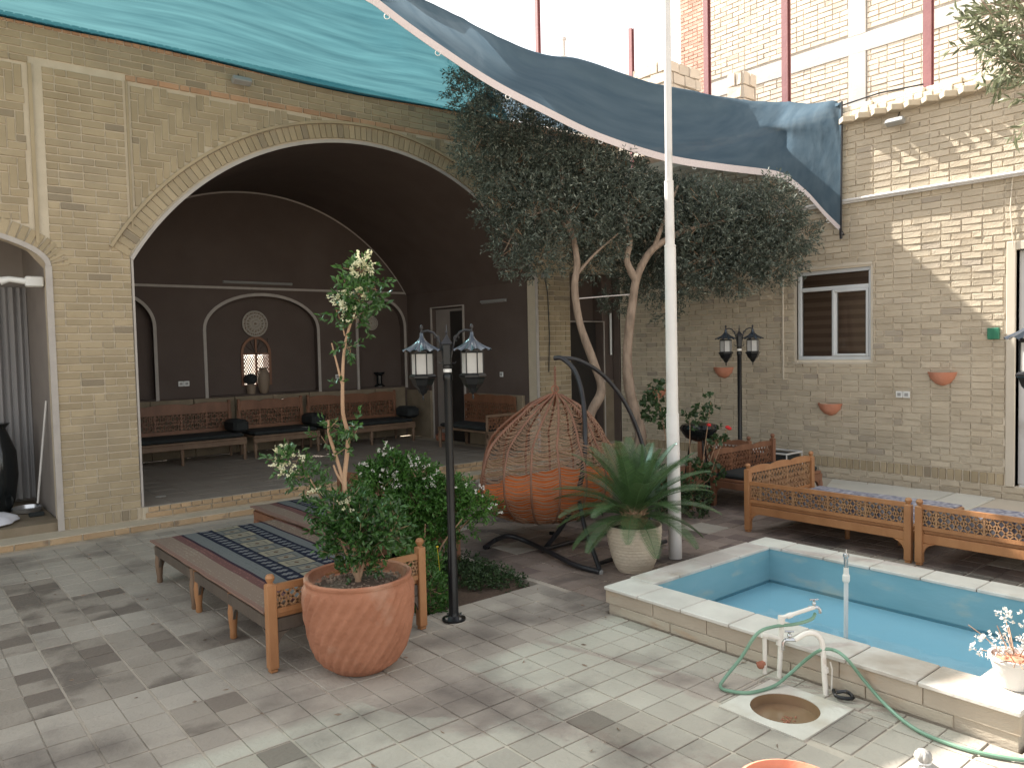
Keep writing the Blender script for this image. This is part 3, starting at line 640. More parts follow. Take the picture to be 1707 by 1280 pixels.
# doorways
mb = MB(); mb.cbox(XB+.06, XB+.10, DY0+.02, DY1-.02, ZF, DZ-.01); dd = mb.build('door', 'door_grey', bld)
mb = MB(); mb.box(XB+.03, XB+.06, DY0+.06, DY0+.4, ZF, DZ-.06); mb.build('door_panel', 'door_dark', dd)
mb = MB(); mb.box(7.9, 9.5, 8.72, 8.78, 0, 3); mb.box(9.08, 9.5, 8.37, 8.5, 0, 3); mb.box(8.86, 9.12, 8.52, 8.74, .0, 2.9); mb.build('recess_wall', 'plaster_brown', bld)
mb = MB(); mb.box(8.86, 9.1, 8.50, 8.518, .0, 1.15); mb.build('dado_panel', 'dado', bld)
mb = MB(); mb.cbox(7.95, 8.86, 8.66, 8.71, 0, 2.06); dd = mb.build('door', 'door_dark', bld)
mb = MB(); mb.ribbon([(8.875, 8.5, .2), (8.875, 8.5, 2.07), (7.9, 8.5, 2.07)], .02, (0, -1, 0), .01); mb.build('frame', 'plaster_light', dd)
# left alcove
mb = MB(); mb.box(-3, 1.33, 8.38, 10, .0, .15); mb.build('alcove_floor', 'dado', bld)
mb = MB(); mb.box(-3, 1.36, 9.9, 10, .15, 3.2); mb.box(1.335, 1.40, YF+.24, 10, .15, 3.0); mb.box(-3, 1.36, YF+.2, 10, 3.0, 3.1); mb.box(-3, -2.9, YF+.2, 10, .15, 3.1); mb.build('alcove_wall', 'door_grey', bld)

# ================================================================== RIGHT BUILDING
XW = 9.1
rb = thing('side_building', 'beige brick building with a white two-pane window, sawtooth brick cornice and a cream door frame', 'building', (XW, 4, 0))
WY0, WY1, WZa, WZb = 4.40, 5.35, 1.46, 2.56; DJ = 2.90; DJ0 = 1.95; DZt = 2.58
mb = MB(); e = XW+.005
def xb(y0, y1, z0, z1, x=e, d=.25): mb.box(x, x+d, y0, y1, z0, z1)
xb(WY1, 8.36, 0, 3.33); xb(DJ, WY0, 0, 3.33); xb(WY0, WY1, 0, WZa); xb(WY0, WY1, WZb, 3.33); xb(-3, DJ0, 0, 3.33); xb(DJ0, DJ, DZt, 3.33); xb(DJ0, DJ, 0, .14)
xb(-3, 8.36, 3.33, 4.36, XW-.045, .3); mb.box(XW-.05, 12, -3, 8.3, 4.30, 4.36)
mb.build('mortar', 'mortar_beige', rb)
U2, V2 = (0, -1, 0), (0, 0, 1)
W2 = lambda x: (lambda a, b: (x, -a, b))
def holes(b):
    sp = [(-8.34, -WY1-.02), (-WY1-.02, -WY0+.02), (-WY0+.02, -DJ-.09), (-DJ-.09, -DJ0+.09), (-DJ0+.09, 3)]; out = [sp[0]]
    if not (WZa-.03 < b < WZb+.03): out.append(sp[1])
    out.append(sp[2])
    if not (.14 < b < DZt+.09): out.append(sp[3])
    out.append(sp[4]); mg = [out[0]]
    for s_ in out[1:]:
        if abs(mg[-1][1]-s_[0]) < 1e-6: mg[-1] = (mg[-1][0], s_[1])
        else: mg.append(s_)
    return mg
rec = running(-8.34, 1, 0.0, .14, W2(XW), U2, V2, clip=holes)
rec += running(-8.34, 1, .272, 3.33, W2(XW), U2, V2, clip=holes)
y = 8.3
while y > 2.98: rec.append(((XW, y, .206), U2, V2, .066, .118, 2, 1.1)); y -= .081
rec += running(-8.34, 1, 3.36, 4.23, W2(XW-.05), U2, V2, phase=1)
lay(rec, rb, ['brick_beige', 'brick_red', 'brick_tan'], proud=.012, jit=.004)
# cornice: rotated bricks form the teeth, two courses above
mb = MB(); y = 4.62; k = 0
while y > -1:
    rz = Matrix.Rotation(R(45)+random.uniform(-.05, .05), 3, 'Z'); mb.cbox(XW-.195, XW-.045, y-.075, y+.075, 4.235, 4.303, .006, rz); y -= .185
    k += 1
mb.build('cornice_tooth', 'brick_beige', rb, label=None)['kind'] = 'stuff'
mb = MB(); y = 4.62
while y > -1:
    dx = random.uniform(-.015, .015); mb.cbox(XW-.125+dx, XW+.06, y-.05, y+.045, 4.308, 4.36+random.uniform(0, .015), .006); y -= .1
y = 4.62
while y > -1:
    dx = random.uniform(-.02, .02); mb.cbox(XW-.10+dx, XW+.1, y-.095, y+.09, 4.375, 4.43+random.uniform(0, .02), .008); y -= .19
mb.build('coping_brick', 'mortar_beige', rb)['kind'] = 'stuff'
mb = MB(); mb.tube([(XW-.075, 8.3, 3.345), (XW-.075, 5, 3.35), (XW-.08, 3, 3.345), (XW-.075, 0, 3.35)], .018, 8); mb.box(XW-.07, XW, -3, 8.3, 3.315, 3.335); mb.build('conduit', 'white_paint', rb)
mb = MB(); mb.tube([(XW-.03, 2.93, 3.33), (XW-.03, 2.95, 3.0), (XW-.03, 2.92, 2.62)], .006, 5); mb.tube([(XW-.02, 5.53, 2.5), (XW-.02, 5.53, 1.21)], .012, 6); mb.build('cable', 'cream_frame', rb)
# window
wf = MB(); x0, x1 = XW+.03, XW+.09; t = .045
def fr(y0, y1, z0, z1, t_): 
    wf.cbox(x0, x1, y0, y1, z0, z0+t_); wf.cbox(x0, x1, y0, y1, z1-t_, z1); wf.cbox(x0, x1, y0, y0+t_, z0+t_, z1-t_); wf.cbox(x0, x1, y1-t_, y1, z0+t_, z1-t_)
fr(WY0, WY1, WZa, WZb, t); wf.cbox(x0+.002, x1, WY0+t, WY1-t, 2.31, 2.36); wf.cbox(x0+.002, x1, 4.845, 4.905, WZa+t, 2.31)
wo = wf.build('window', 'upvc', rb)
mb = MB(); mb.cbox(x0-.012, x1-.02, 4.86, 4.86+.03, WZa+t, 2.31); mb.cbox(x0-.012, x1-.02, WY0+t, WY0+t+.03, WZa+t, 2.31); mb.cbox(x0-.012, x1-.02, WY0+t+.03, 4.86, WZa+t, WZa+t+.03); mb.cbox(x0-.012, x1-.02, WY0+t+.03, 4.86, 2.28, 2.31)
mb.build('sash', 'upvc', wo)
for q in ((WY0+t, 4.85, WZa+t, 2.31), (4.90, WY1-t, WZa+t, 2.31), (WY0+t, WY1-t, 2.36, WZb-t)):
    mb = MB(); mb.box(XW+.06, XW+.066, *q); mb.build('pane', 'window_glass', wo)
mb = MB(); z = WZa; k = 0
while z < 2.52: mb.cm = k % 2; mb.box(XW+.10+.004*(k % 2), XW+.108+.004*(k % 2), WY0, WY1, z, z+.055); z += .055; k += 1
mb.build('blind', ['blind_a', 'blind_b'], wo)
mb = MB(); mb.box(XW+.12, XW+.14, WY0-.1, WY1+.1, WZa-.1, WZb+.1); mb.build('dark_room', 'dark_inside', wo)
mb = MB(); mb.box(XW-.006, XW+.03, WY0-.025, WY0, WZa-.03, WZb+.02); mb.box(XW-.006, XW+.03, WY1, WY1+.07, WZa-.03, WZb+.02); mb.box(XW-.012, XW+.03, WY0-.02, WY1+.05, WZb+.021, WZb+.06); mb.box(XW-.015, XW+.03, WY0-.02, WY1+.05, WZa-.05, WZa-.0305)
mb.build('window_surround', 'cream_frame', wo)
mb = MB(); mb.cbox(XW-.02, XW+.12, DJ-.0, DJ+.085, .14, DZt+.09); mb.cbox(XW-.018, XW+.12, DJ0-.085, DJ, DZt, DZt+.088); mb.cbox(XW-.02, XW+.12, DJ0-.085, DJ0, .14, DZt); df = mb.build('door_frame', 'cream_frame', rb)
mb = MB(); mb.cbox(XW+.08, XW+.12, DJ0, DJ, .16, DZt); mb.cbox(XW+.05, XW+.08, DJ0+.02, DJ-.02, .12, .16); mb.build('door', 'white_paint', rb)

# ================================================================== NEIGHBOUR behind
XN = 13.2
nb = thing('neighbour_building', 'unplastered pale brick building rising behind the beige wall with grey concrete tie beams', 'building', (XN, 5, 0))
yl = PX(1176, 60, XN)[1]; yl2 = PX(1119, 60, XN)[1]
mb = MB(); mb.box(XN, XN+4, -4, yl, 0, 10.5); mb.build('mortar', 'mortar_raw', nb)
yc = PX(1430, 60, XN)[1]; zb = PX(1430, 75, XN)[2]
def nh(b):
    if abs(b-zb) < .16: return []
    return [(-yl+.12, -yc-.16), (-yc+.16, 4)]
WN = lambda a, b: (XN-.004, -a, b)
rec = running(-yl+.1, 3, 4.6, 9.9, WN, U2, V2, bl=.27, ph=.088, j=.014, clip=nh)
lay(rec, nb, ['brick_raw'], proud=.012, jit=.004)
mb = MB(); mb.cbox(XN-.03, XN+.1, -3, yl+.0, zb-.15, zb+.15); mb.cbox(XN-.032, XN+.1, yc-.15, yc+.15, 4.6, zb-.151); mb.cbox(XN-.032, XN+.1, yc-.15, yc+.15, zb+.151, 10.4); mb.cbox(XN-.02, XN+.1, yl-.12, yl+.02, 4.6, 10.4)
z2 = PX(1190, 15, XN)[2]; mb.build('tie_beam', 'concrete', nb)
nr = thing('red_brick_wing', 'pinkish red brick wall strip at the left end of the pale neighbouring building', 'building', (XN, yl2, 0))
mb = MB(); mb.box(XN+.3, XN+4, yl+.03, yl2, 0, 10.5); mb.build('mortar', 'brick_pink', nr)
rec = running(-yl2, -yl-.03, 4.6, 10.2, lambda a, b: (XN+.296, -a, b), U2, V2, bl=.22, ph=.075)
lay(rec, nr, ['brick_pink'], jit=.004)
# raw block parapets on the roof
def blocks(name, label, x, y0, y1, z0, z1, deep, side=True):
    t_ = thing(name, label, 'brick wall', (x, y0, z0), group='rough block piers on the roof')
    mb = MB(); mb.box(x+.01, x+deep, y0+.01, y1-.01, z0, z1-.01); mb.build('core', 'mortar_raw', t_)
    rec = running(-y1, -y0, z0, z1, lambda a, b: (x, -a, b), U2, V2, bl=.3, ph=.2, j=.02)
    rec += running(x, x+deep, z0, z1, lambda a, b: (a, y0, b), (1, 0, 0), V2, bl=.3, ph=.2, j=.02)
    lay(rec, t_, ['brick_raw'], proud=.03, jit=.012, name='block'); return t_
blocks('block_pier', 'tall yellow block pier behind the flagpole', 10.4, 8.45, 9.5, 4.9, 6.40, .9)
blocks('block_pier', 'short yellow block pier beside the dark red steel posts, against the pale wall', 10.4, 7.0, 7.25, 4.6, 5.80, .35)
mb = MB(); mb.box(10.3, 12, 4.5, 12, 4.36, 4.62); mb.build('roof_parapet', 'mortar_raw', rb)
posts = [((1178, 0), (1178, 175), 9.9, .04, 'dark red steel post in front of the corner of the pale neighbouring building'), ((1310, 0), (1310, 190), 9.9, .045, 'dark red steel post against the middle of the pale brick wall'),
         ((1548, 0), (1548, 150), 9.6, .045, 'dark red steel post standing right behind the sawtooth cornice'), ((1052, 48), (1052, 160), 10.4, .035, 'shorter dark red steel post standing alone against the sky, left of the flagpole'),
         ((895, -30), (895, 140), 10.6, .04, 'dark red steel post farthest left, cut off by the top of the sky')]
for (a, b, x, r_, lab) in posts:
    p, q = PX(*a, x), PX(*b, x); q[2] = min(q[2], 4.7)
    t_ = MB(); xm, ym = p[0], p[1]
    top = p[2]+(3 if a[1] <= 0 else 0)
    t_.box(xm-r_, xm-r_*.6, ym-r_, ym+r_, q[2], top); t_.box(xm+r_*.6, xm+r_, ym-r_, ym+r_, q[2], top); t_.box(xm-r_*.6, xm+r_*.6, ym-r_*.25, ym+r_*.25, q[2], top)
    tag(t_.build('steel_post', 'steel_red'), lab, 'post', 'dark red steel posts on the roofs')
p = PX(940, 65, 10.5); mb = MB(); mb.tube([(p[0], p[1], 4.7), (p[0], p[1], p[2])], .03, 8); mb.tube([(p[0], p[1], p[2]-.03), (p[0], p[1], p[2]+.02)], .045, 8); tag(mb.build('vent_pipe', 'steel_pale'), 'thin pale vent pipe sticking up between two dark red posts', 'pipe')
p = PX(940, 97, 10.5); mb = MB(); mb.add([(10.4, p[1]-.9, p[2]-.5), (10.4, p[1]+.7, p[2]-.5), (10.4, p[1]+.1, p[2]), (10.4, p[1]-.1, p[2]), (12, p[1]-.9, p[2]-.5), (12, p[1]+.7, p[2]-.5), (12, p[1]+.1, p[2]), (12, p[1]-.1, p[2])], [(0, 3, 2, 1), (4, 5, 6, 7), (3, 7, 6, 2), (0, 4, 7, 3), (2, 6, 5, 1)]); mb.box(10.4, 12, p[1]-.9, p[1]+.7, 4.5, p[2]-.5); tag(mb.build('roof_mound', 'mortar_raw'), 'low brown masonry hump at the foot of the pale vent pipe', 'roof ridge')

# ================================================================== POOL
pl = thing('pool', 'low rectangular pool with pale stone coping and blue painted basin', 'pool', (POOL[0], POOL[3], 0))
px0, px1, py0, py1 = POOL; ix0, ix1, iy0, iy1 = 3.80, 5.15, 1.34, 3.26; ZR = .17; FZ = -.10
mb = MB(); mb.box(px0+.02, ix0+.0, py0+.02, py1-.02, -.3, ZR-.022); mb.box(ix1, px1-.02, py0+.02, py1-.02, -.3, ZR-.022); mb.box(ix0, ix1, py0+.02, iy0, -.3, ZR-.022); mb.box(ix0, ix1, iy1, py1-.02, -.3, ZR-.022); mb.build('pool_body', 'pool_side', pl)
rec = []
for i in range(6): rec.append(((px0+.02, 1.30+.39*i, .105), U2, V2, .384, .09, 0, 1)); rec.append(((px0+.02, 1.17+.39*i, .028), U2, V2, .384, .055, 0, 1))
for i in range(5): rec.append(((3.76+.36*i, py1-.02, .105), (-1, 0, 0), V2, .354, .09, 0, 1))
rec = [r for r in rec if py0+.15 < r[0][1] < py1+.1]
lay(rec, pl, ['pool_side'], proud=.008, back=.004, c=.002, jit=.001, name='side_tile')
mb = MB(); e = .004
for q in ((ix0-.001, ix0+e, iy0, iy1), (ix1-e, ix1+.001, iy0, iy1), (ix0+e, ix1-e, iy0-.001, iy0+e), (ix0+e, ix1-e, iy1-e, iy1+.001)): mb.box(*q, FZ, ZR-.02)
mb.box(ix0, ix1, iy0, iy1, ZR-.075, ZR-.072) if 0 else None
mb.build('basin_wall', 'pool_wall', pl)
mb = MB(); mb.box(ix0-.01, ix1+.01, iy0-.01, iy1+.01, FZ-.05, FZ); mb.build('basin_floor', 'pool_floor', pl)
mb = MB(); n = 24
mb.add([(ix0+e, iy0+e, FZ+.02), (ix1-e, iy0+e, FZ+.02), (ix1-e, iy1-e, FZ+.02), (ix0+e, iy1-e, FZ+.02)], [(0, 1, 2, 3)]); mb.build('water', 'pool_water', pl)
mb = MB()
def cop(x0_, x1_, y0_, y1_):
    m2 = MB(); m2.cbox(x0_+.003, x1_-.003, y0_+.003, y1_-.003, ZR-.022, ZR+random.uniform(-.001, .0015), .004); m2.build('coping_stone', 'coping', pl)
yy = [3.44, 3.16, 2.83, 2.50, 2.17, 1.84, 1.51, 1.10]
for i in range(len(yy)-1): cop(px0-.015, ix0+.012, yy[i+1], yy[i])
for i in range(len(yy)-1): cop(ix1-.012, px1+.015, yy[i+1], yy[i])
xx = [ix0+.012, 4.08, 4.42, 4.76, ix1-.012]
for i in range(4): cop(xx[i], xx[i+1], iy1-.012, py1+.015); cop(xx[i], xx[i+1], py0-.015, iy0+.012)
# ------------------------------------------------ fountain jet, taps, hose
fx, fy = G(1410, 1066, FZ)[:2]
fo = thing('fountain_pipe', 'upright white pipe with a brass nozzle standing in the pool', 'fountain', (fx, fy, FZ))
mb = MB(); mb.tube([(fx, fy, FZ), (fx+.005, fy, .26)], .013, 12); mb.build('pipe', 'white_paint', fo, 40)
mb = MB(); mb.lathe([(.018, .25), (.022, .26), (.022, .29), (.017, .3), (.015, .34)], (fx+.005, fy, 0), 8); mb.build('coupling', 'white_pipe', fo)
mb = MB(); mb.lathe([(.013, .34), (.013, .40), (.018, .405), (.018, .42), (.006, .425), (.004, .45)], (fx+.005, fy, 0), 12); mb.build('nozzle', 'chrome', fo)
g = G(1300, 1128)[:2]
st = thing('tap_standpipe', 'white standpipe with a side branch and chrome tap reaching over the pool', 'water tap', (*g, 0))
d_ = lambda u, v: D(u, v, g)
mb = MB(); mb.tube([d_(1299, 1130), d_(1301, 1080), d_(1303, 1030)], .0125, 10); mb.tube([d_(1299, 1075), d_(1301, 1066)], .017, 10); mb.tube([d_(1302, 1042), d_(1303, 1026)], .018, 10)
mb.tube([d_(1300, 1064), d_(1280, 1059), d_(1274, 1059)], .0115, 10); mb.tube([d_(1274, 1058), d_(1275, 1075), d_(1275, 1122)], .011, 10); mb.tube([d_(1279, 1060), d_(1270, 1058)], .015, 8)
b2 = D(1357, 1012, (g[0]+.12, g[1]-.02)); mb.tube([d_(1303, 1029), d_(1320, 1024), b2], .0105, 10); mb.tube([d_(1312, 1027), d_(1320, 1024)], .014, 10); mb.build('pipe', 'white_pipe', st, 40)
mb = MB(); mb.tube([d_(1275, 1104), d_(1262, 1108)], .014, 10); mb.ball(d_(1268, 1108), .02); mb.build('valve', 'rust', st)
def tap(parent, p, dirx, drop=.03, s=1):
    p = np.array(p); mb = MB(); mb.tube([p-dirx*.03*s, p+dirx*.02*s], .009*s, 8); mb.tube([p, p+np.array([0, 0, .035*s])], .007*s, 8); mb.ball(p+np.array([0, 0, .02*s]), .011*s, 8)
    mb.tube([p+np.array([0, 0, .04*s])-dirx*.022*s, p+np.array([0, 0, .042*s])+dirx*.022*s], .0045*s, 6); mb.tube([p+dirx*.02*s, p+dirx*.03*s-np.array([0, 0, .012]), p+dirx*.032*s-np.array([0, 0, drop])], .008*s, 8); return mb.build('tap', 'chrome', parent, 40)
RT = RM[:, 0]/np.linalg.norm(RM[:, 0])
tap(st, b2, RT, .03)
g2 = G(1376, 1157)[:2]
s2 = thing('tap_standpipe', 'lower crooked white pipe bent over the pool edge with a small tap pointing left', 'water tap', (*g2, 0))
e_ = lambda u, v: D(u, v, g2)
mb = MB(); mb.tube(smoothpath([e_(1377, 1158), e_(1374, 1120), e_(1371, 1075), e_(1362, 1058), e_(1345, 1055), e_(1325, 1066)], 4), .0125, 10); mb.tube([e_(1376, 1120), e_(1375, 1112)], .016, 10); mb.tube([e_(1384, 1103), e_(1387, 1115), e_(1386, 1150)], .004, 6); mb.build('pipe', 'white_pipe', s2, 40)
tap(s2, e_(1316, 1066), -RT, .05)
mb = MB(); mb.tube(smoothpath([(3.50, 1.86, .02), (3.52, 1.82, .03), (3.50, 1.78, .02), (3.47, 1.80, .018), (3.46, 1.84, .02), (3.49, 1.87, .03)], 4), .009, 8); tag(mb.build('hose_coil', 'black_gloss'), 'small loop of black and white pipe end lying by the second tap pipe', 'hose end')
gh = (3.44, 2.05)
hp = [D(1359, 1022, (g[0]+.12, g[1]-.02)), D(1352, 1032, (g[0]+.06, g[1])), D(1325, 1040, g), D(1290, 1044, (g[0]-.03, g[1])), D(1262, 1056, (g[0]-.07, g[1]))]
hp += [D(1235, 1096, (g[0]-.1, g[1]+.05))] + [G(1208, 1130, .03), G(1201, 1144, .012), G(1215, 1151, .012), G(1250, 1154, .012), G(1290, 1143, .014), G(1315, 1124, .05), D(1345, 1098, gh), D(1368, 1083, g2), D(1390, 1083, g2), D(1412, 1098, (g2[0]-.01, g2[1]-.1)), G(1440, 1133, .10), G(1480, 1178, .03), G(1530, 1217, .012), G(1600, 1245, .012), G(1680, 1263, .012), G(1780, 1272, .012)]
mb = MB(); mb.tube(smoothpath(hp, 5), .0085, 8); tag(mb.build('garden_hose', 'hose', None, True), 'thin green garden hose looping from the tap over the paving along the pool', 'hose')
# drain
dr = thing('drain_basin', 'round brown basin sunk in a square pale stone slab beside the pool taps', 'drain', (3.21, 1.96, 0))
cx_, cy_, r_ = 3.205, 1.955, .155
mb = MB(); n = 48; vs = []; x0_, x1_, y0_, y1_ = DRAIN
for k in range(n):
    a = 2*math.pi*k/n+math.pi/4; c_, s_ = math.cos(a), math.sin(a); q = max(abs(c_), abs(s_))
    vs.append((cx_+r_*c_, cy_+r_*s_, .004)); vs.append(((x0_+x1_)/2+(x1_-x0_)/2*c_/q, (y0_+y1_)/2+(y1_-y0_)/2*s_/q, .004)); vs.append((cx_+r_*c_, cy_+r_*s_, -.02)); vs.append(((x0_+x1_)/2+(x1_-x0_)/2*c_/q, (y0_+y1_)/2+(y1_-y0_)/2*s_/q, -.05))
fs = []
for k in range(n):
    a, b = k*4, ((k+1) % n)*4; fs += [(a, a+1, b+1, b), (a+2, a, b, b+2), (a+1, a+3, b+3, b+1)]
mb.add(vs, fs).build('slab', 'cement_pale', dr)
mb = MB(); mb.lathe([(r_, .0), (r_*.985, -.03), (r_*.93, -.07), (r_*.6, -.085), (.001, -.09)], (cx_, cy_, 0), 48, cap=False); mb.build('basin', 'rust_water', dr, True)
mb = MB(); mb.lathe([(r_*.975, -.045), (.001, -.045)], (cx_, cy_, 0), 48, cap=False); mb.build('water', 'rust_water', dr)
mb = MB()
for k in range(40): a = random.uniform(0, 6.3); q = .05*math.sqrt(random.random()); mb.ball((cx_+q*math.cos(a), cy_-.02+q*.6*math.sin(a), -.045), random.uniform(.003, .006), 5, 3)
mb.build('grate', 'rust', dr)['kind'] = 'stuff'

# ================================================================== foliage helpers
def leaves_obj(name, P, Dv, L_, W_, matn, parent=None, fold=.25, jitter=.25):
    """P: base points, Dv: directions; one folded leaf each"""
    P = np.asarray(P, float); Dv = np.asarray(Dv, float); n = len(P); Dv = Dv/np.linalg.norm(Dv, axis=1)[:, None]
    rv = RNG.normal(size=(n, 3)); S_ = np.cross(Dv, rv); S_ /= np.linalg.norm(S_, axis=1)[:, None]; Nn = np.cross(S_, Dv)
    l = L_*(1+jitter*RNG.uniform(-1, 1, n))[:, None]; w_ = W_*(1+jitter*RNG.uniform(-1, 1, n))[:, None]
    mid = P+Dv*l*.5
    v = np.stack([P, mid+S_*w_/2+Nn*w_*fold, P+Dv*l-Nn*l*.12, mid-S_*w_/2+Nn*w_*fold], 1).reshape(-1, 3)
    off = ORG.get(parent.name, (0, 0, 0)) if parent else (0, 0, 0); v = v-np.array(off)
    me = bpy.data.meshes.new(name); me.vertices.add(4*n); me.vertices.foreach_set('co', v.ravel()); b = (np.arange(n)*4)[:, None]
    tri = np.concatenate([b, b+1, b+2, b, b+2, b+3], 1).ravel(); me.loops.add(6*n); me.loops.foreach_set('vertex_index', tri.astype(np.int32))
    me.polygons.add(2*n); me.polygons.foreach_set('loop_start', np.arange(0, 6*n, 3, dtype=np.int32)); me.polygons.foreach_set('loop_total', np.full(2*n, 3, dtype=np.int32))
    me.materials.append(M(matn)); me.update(calc_edges=True); me.validate()
    o = bpy.data.objects.new(name, me); C.objects.link(o)
    if parent: o.parent = parent; ORG[o.name] = off
    return o
def spray(clumps, n, per=10, tl=.12, up=.2):
    """twigs scattered in ellipsoid clumps; leaves along each twig. clumps: (x,y,z,rx,ry,rz)"""
    cl = np.array(clumps, float); wgt = cl[:, 3]*cl[:, 4]*cl[:, 5]; wgt = wgt**.8; wgt /= wgt.sum(); idx = RNG.choice(len(cl), n, p=wgt)
    d = RNG.normal(size=(n, 3)); d /= np.linalg.norm(d, axis=1)[:, None]; r = RNG.uniform(.15, 1, n)**.45
    P = cl[idx, :3]+d*cl[idx, 3:]*r[:, None]
    tw = d+RNG.normal(size=(n, 3))*.55; tw[:, 2] += up; tw /= np.linalg.norm(tw, axis=1)[:, None]
    LP = []; LD = []
    for k in range(per):
        t = (k+.5)/per; LP.append(P+tw*tl*t+RNG.normal(size=(n, 3))*.004); q = RNG.normal(size=(n, 3)); q -= (q*tw).sum(1)[:, None]*tw; q /= np.linalg.norm(q, axis=1)[:, None]; LD.append(tw*.75+q*.8)
    return np.concatenate(LP), np.concatenate(LD), P, tw
def twigs(P, tw, tl, matn, parent, n, r=.0025, name='twig'):
    mb = MB()
    for i in RNG.choice(len(P), min(n, len(P)), replace=False): mb.tube([P[i]-tw[i]*tl, P[i]+tw[i]*tl], r, 3, False)
    o = mb.build(name, matn, parent); o['kind'] = 'stuff'; return o

# ================================================================== OLIVE TREES
def clump(u, v, g, r, rz=None, rd=None): p = D(u, v, g); return (*p, r, rd or r, rz or r*.8)
def limb(mb, pts, r0, r1, k=5, n=9):
    P = smoothpath(pts, k); rr = [r0+(r1-r0)*(i/(len(P)-1))**.8 for i in range(len(P))]; rr = [q*(1+.12*noise.noise(Vector(P[i])*6)) for i, q in enumerate(rr)]; mb.tube(P, rr, n)
g1 = (5.75, 6.45)
t1 = thing('olive_tree', 'grey-green olive tree on the left with a slim leaning trunk behind the hanging chair', 'tree', (5.75, 6.35, 0))
mb = MB(); q = lambda u, v: D(u, v, g1)
limb(mb, [(5.75, 6.3, 0), q(975, 740), q(985, 690), q(1003, 650), q(990, 605), q(967, 540), q(958, 480), q(962, 440), q(955, 395), q(940, 340), q(935, 280)], .066, .030)
limb(mb, [q(955, 400), q(920, 340), q(870, 260), q(830, 190)], .03, .01); limb(mb, [q(945, 360), q(985, 300), q(1010, 250)], .028, .01); limb(mb, [q(960, 460), q(990, 425), q(1030, 390)], .02, .008); limb(mb, [q(925, 345), q(870, 370), q(840, 420)], .018, .006)
mb.build('trunk', 'bark', t1, 60)
cl = [clump(u, v, (g1[0]+dx, g1[1]+dy), r) for u, v, r, dx, dy in ((790, 155, .30, 0, .1), (770, 120, .17, 0, .1), (840, 200, .42, 0, 0), (800, 260, .30, 0, 0), (850, 300, .38, 0, 0), (900, 250, .45, .1, .1), (900, 340, .42, 0, 0), (860, 400, .30, 0, 0), (900, 430, .26, 0, 0), (950, 290, .45, .1, 0), (970, 360, .38, 0, 0), (1010, 300, .42, .1, .1), (790, 215, .2, 0, 0), (830, 350, .25, 0, 0), (860, 445, .16, 0, -.1), (1000, 400, .30, .1, .2), (985, 440, .20, .2, .2), (1030, 350, .4, .1, .1))]
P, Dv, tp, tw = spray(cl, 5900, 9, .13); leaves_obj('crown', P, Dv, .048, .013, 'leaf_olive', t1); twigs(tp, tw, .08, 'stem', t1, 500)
g3 = (6.45, 6.15)
t2 = thing('olive_tree', 'dark olive tree on the right whose trunk forks in two beside the brick corner', 'tree', (6.5, 6.1, 0))
mb = MB(); q = lambda u, v: D(u, v, g3)
limb(mb, [(6.45, 6.15, 0), q(1066, 740), q(1058, 690), q(1048, 640), q(1046, 580), q(1055, 500), q(1062, 462), q(1080, 425), q(1104, 404), q(1150, 380)], .080, .032)
limb(mb, [q(1061, 468), q(1045, 435), q(1050, 400), q(1040, 360)], .05, .025); limb(mb, [q(1090, 415), q(1110, 360), q(1130, 310)], .03, .012); limb(mb, [q(1140, 385), q(1200, 370), q(1270, 360)], .03, .01)
mb.build('trunk', 'bark', t2, 60)
cl = [clump(u, v, (g3[0]+dx, g3[1]+dy), r) for u, v, r, dx, dy in ((1060, 340, .40, .1, .3), (1110, 350, .38, .2, .3), (1160, 360, .48, .3, 0), (1100, 400, .38, .3, .4), (1210, 370, .45, .5, -.2), (1180, 430, .36, .4, -.1), (1250, 400, .40, .8, -.5), (1140, 470, .30, .5, .3), (1090, 470, .28, .6, .5), (1290, 360, .34, .9, -.7), (1300, 430, .28, .9, -.8), (1230, 460, .26, .7, -.4), (1050, 300, .3, .1, .3), (1130, 330, .25, .3, .2), (1210, 345, .25, .6, 0), (1290, 460, .16, 1, -.8), (1330, 395, .22, 1.1, -.9), (1030, 500, .2, .9, .9), (1060, 450, .3, .7, .8), (1285, 315, .16, 1, -.8), (1110, 520, .15, .7, .3))]
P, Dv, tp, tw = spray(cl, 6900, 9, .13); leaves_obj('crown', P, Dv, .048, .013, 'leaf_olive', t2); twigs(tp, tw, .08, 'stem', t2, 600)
g4 = (4.6, 1.1)
t3 = thing('olive_tree', 'sunlit olive branches hanging into the top right corner from a tree beside the house', 'tree', (5.6, .2, 0))
mb = MB(); limb(mb, [(5.6, .2, 0), (5.55, .15, 1.2), (5.4, .2, 2.3), (5.1, .35, 3.1), (4.9, .55, 3.6)], .08, .03); limb(mb, [(5.1, .35, 3.1), (4.95, .7, 3.3), D(1700, 60, g4)], .03, .008); mb.build('trunk', 'bark', t3, 60)
cl = [clump(u, v, g4, r) for u, v, r in ((1700, 20, .17), (1740, 60, .25), (1690, 70, .09), (1715, 130, .11), (1705, 170, .07), (1650, 5, .09), (1760, 0, .4), (1790, 130, .3))]
P, Dv, tp, tw = spray(cl, 270, 10, .13); leaves_obj('crown', P, Dv, .068, .016, 'leaf_olive_near', t3); twigs(tp, tw, .08, 'bark', t3, 250)

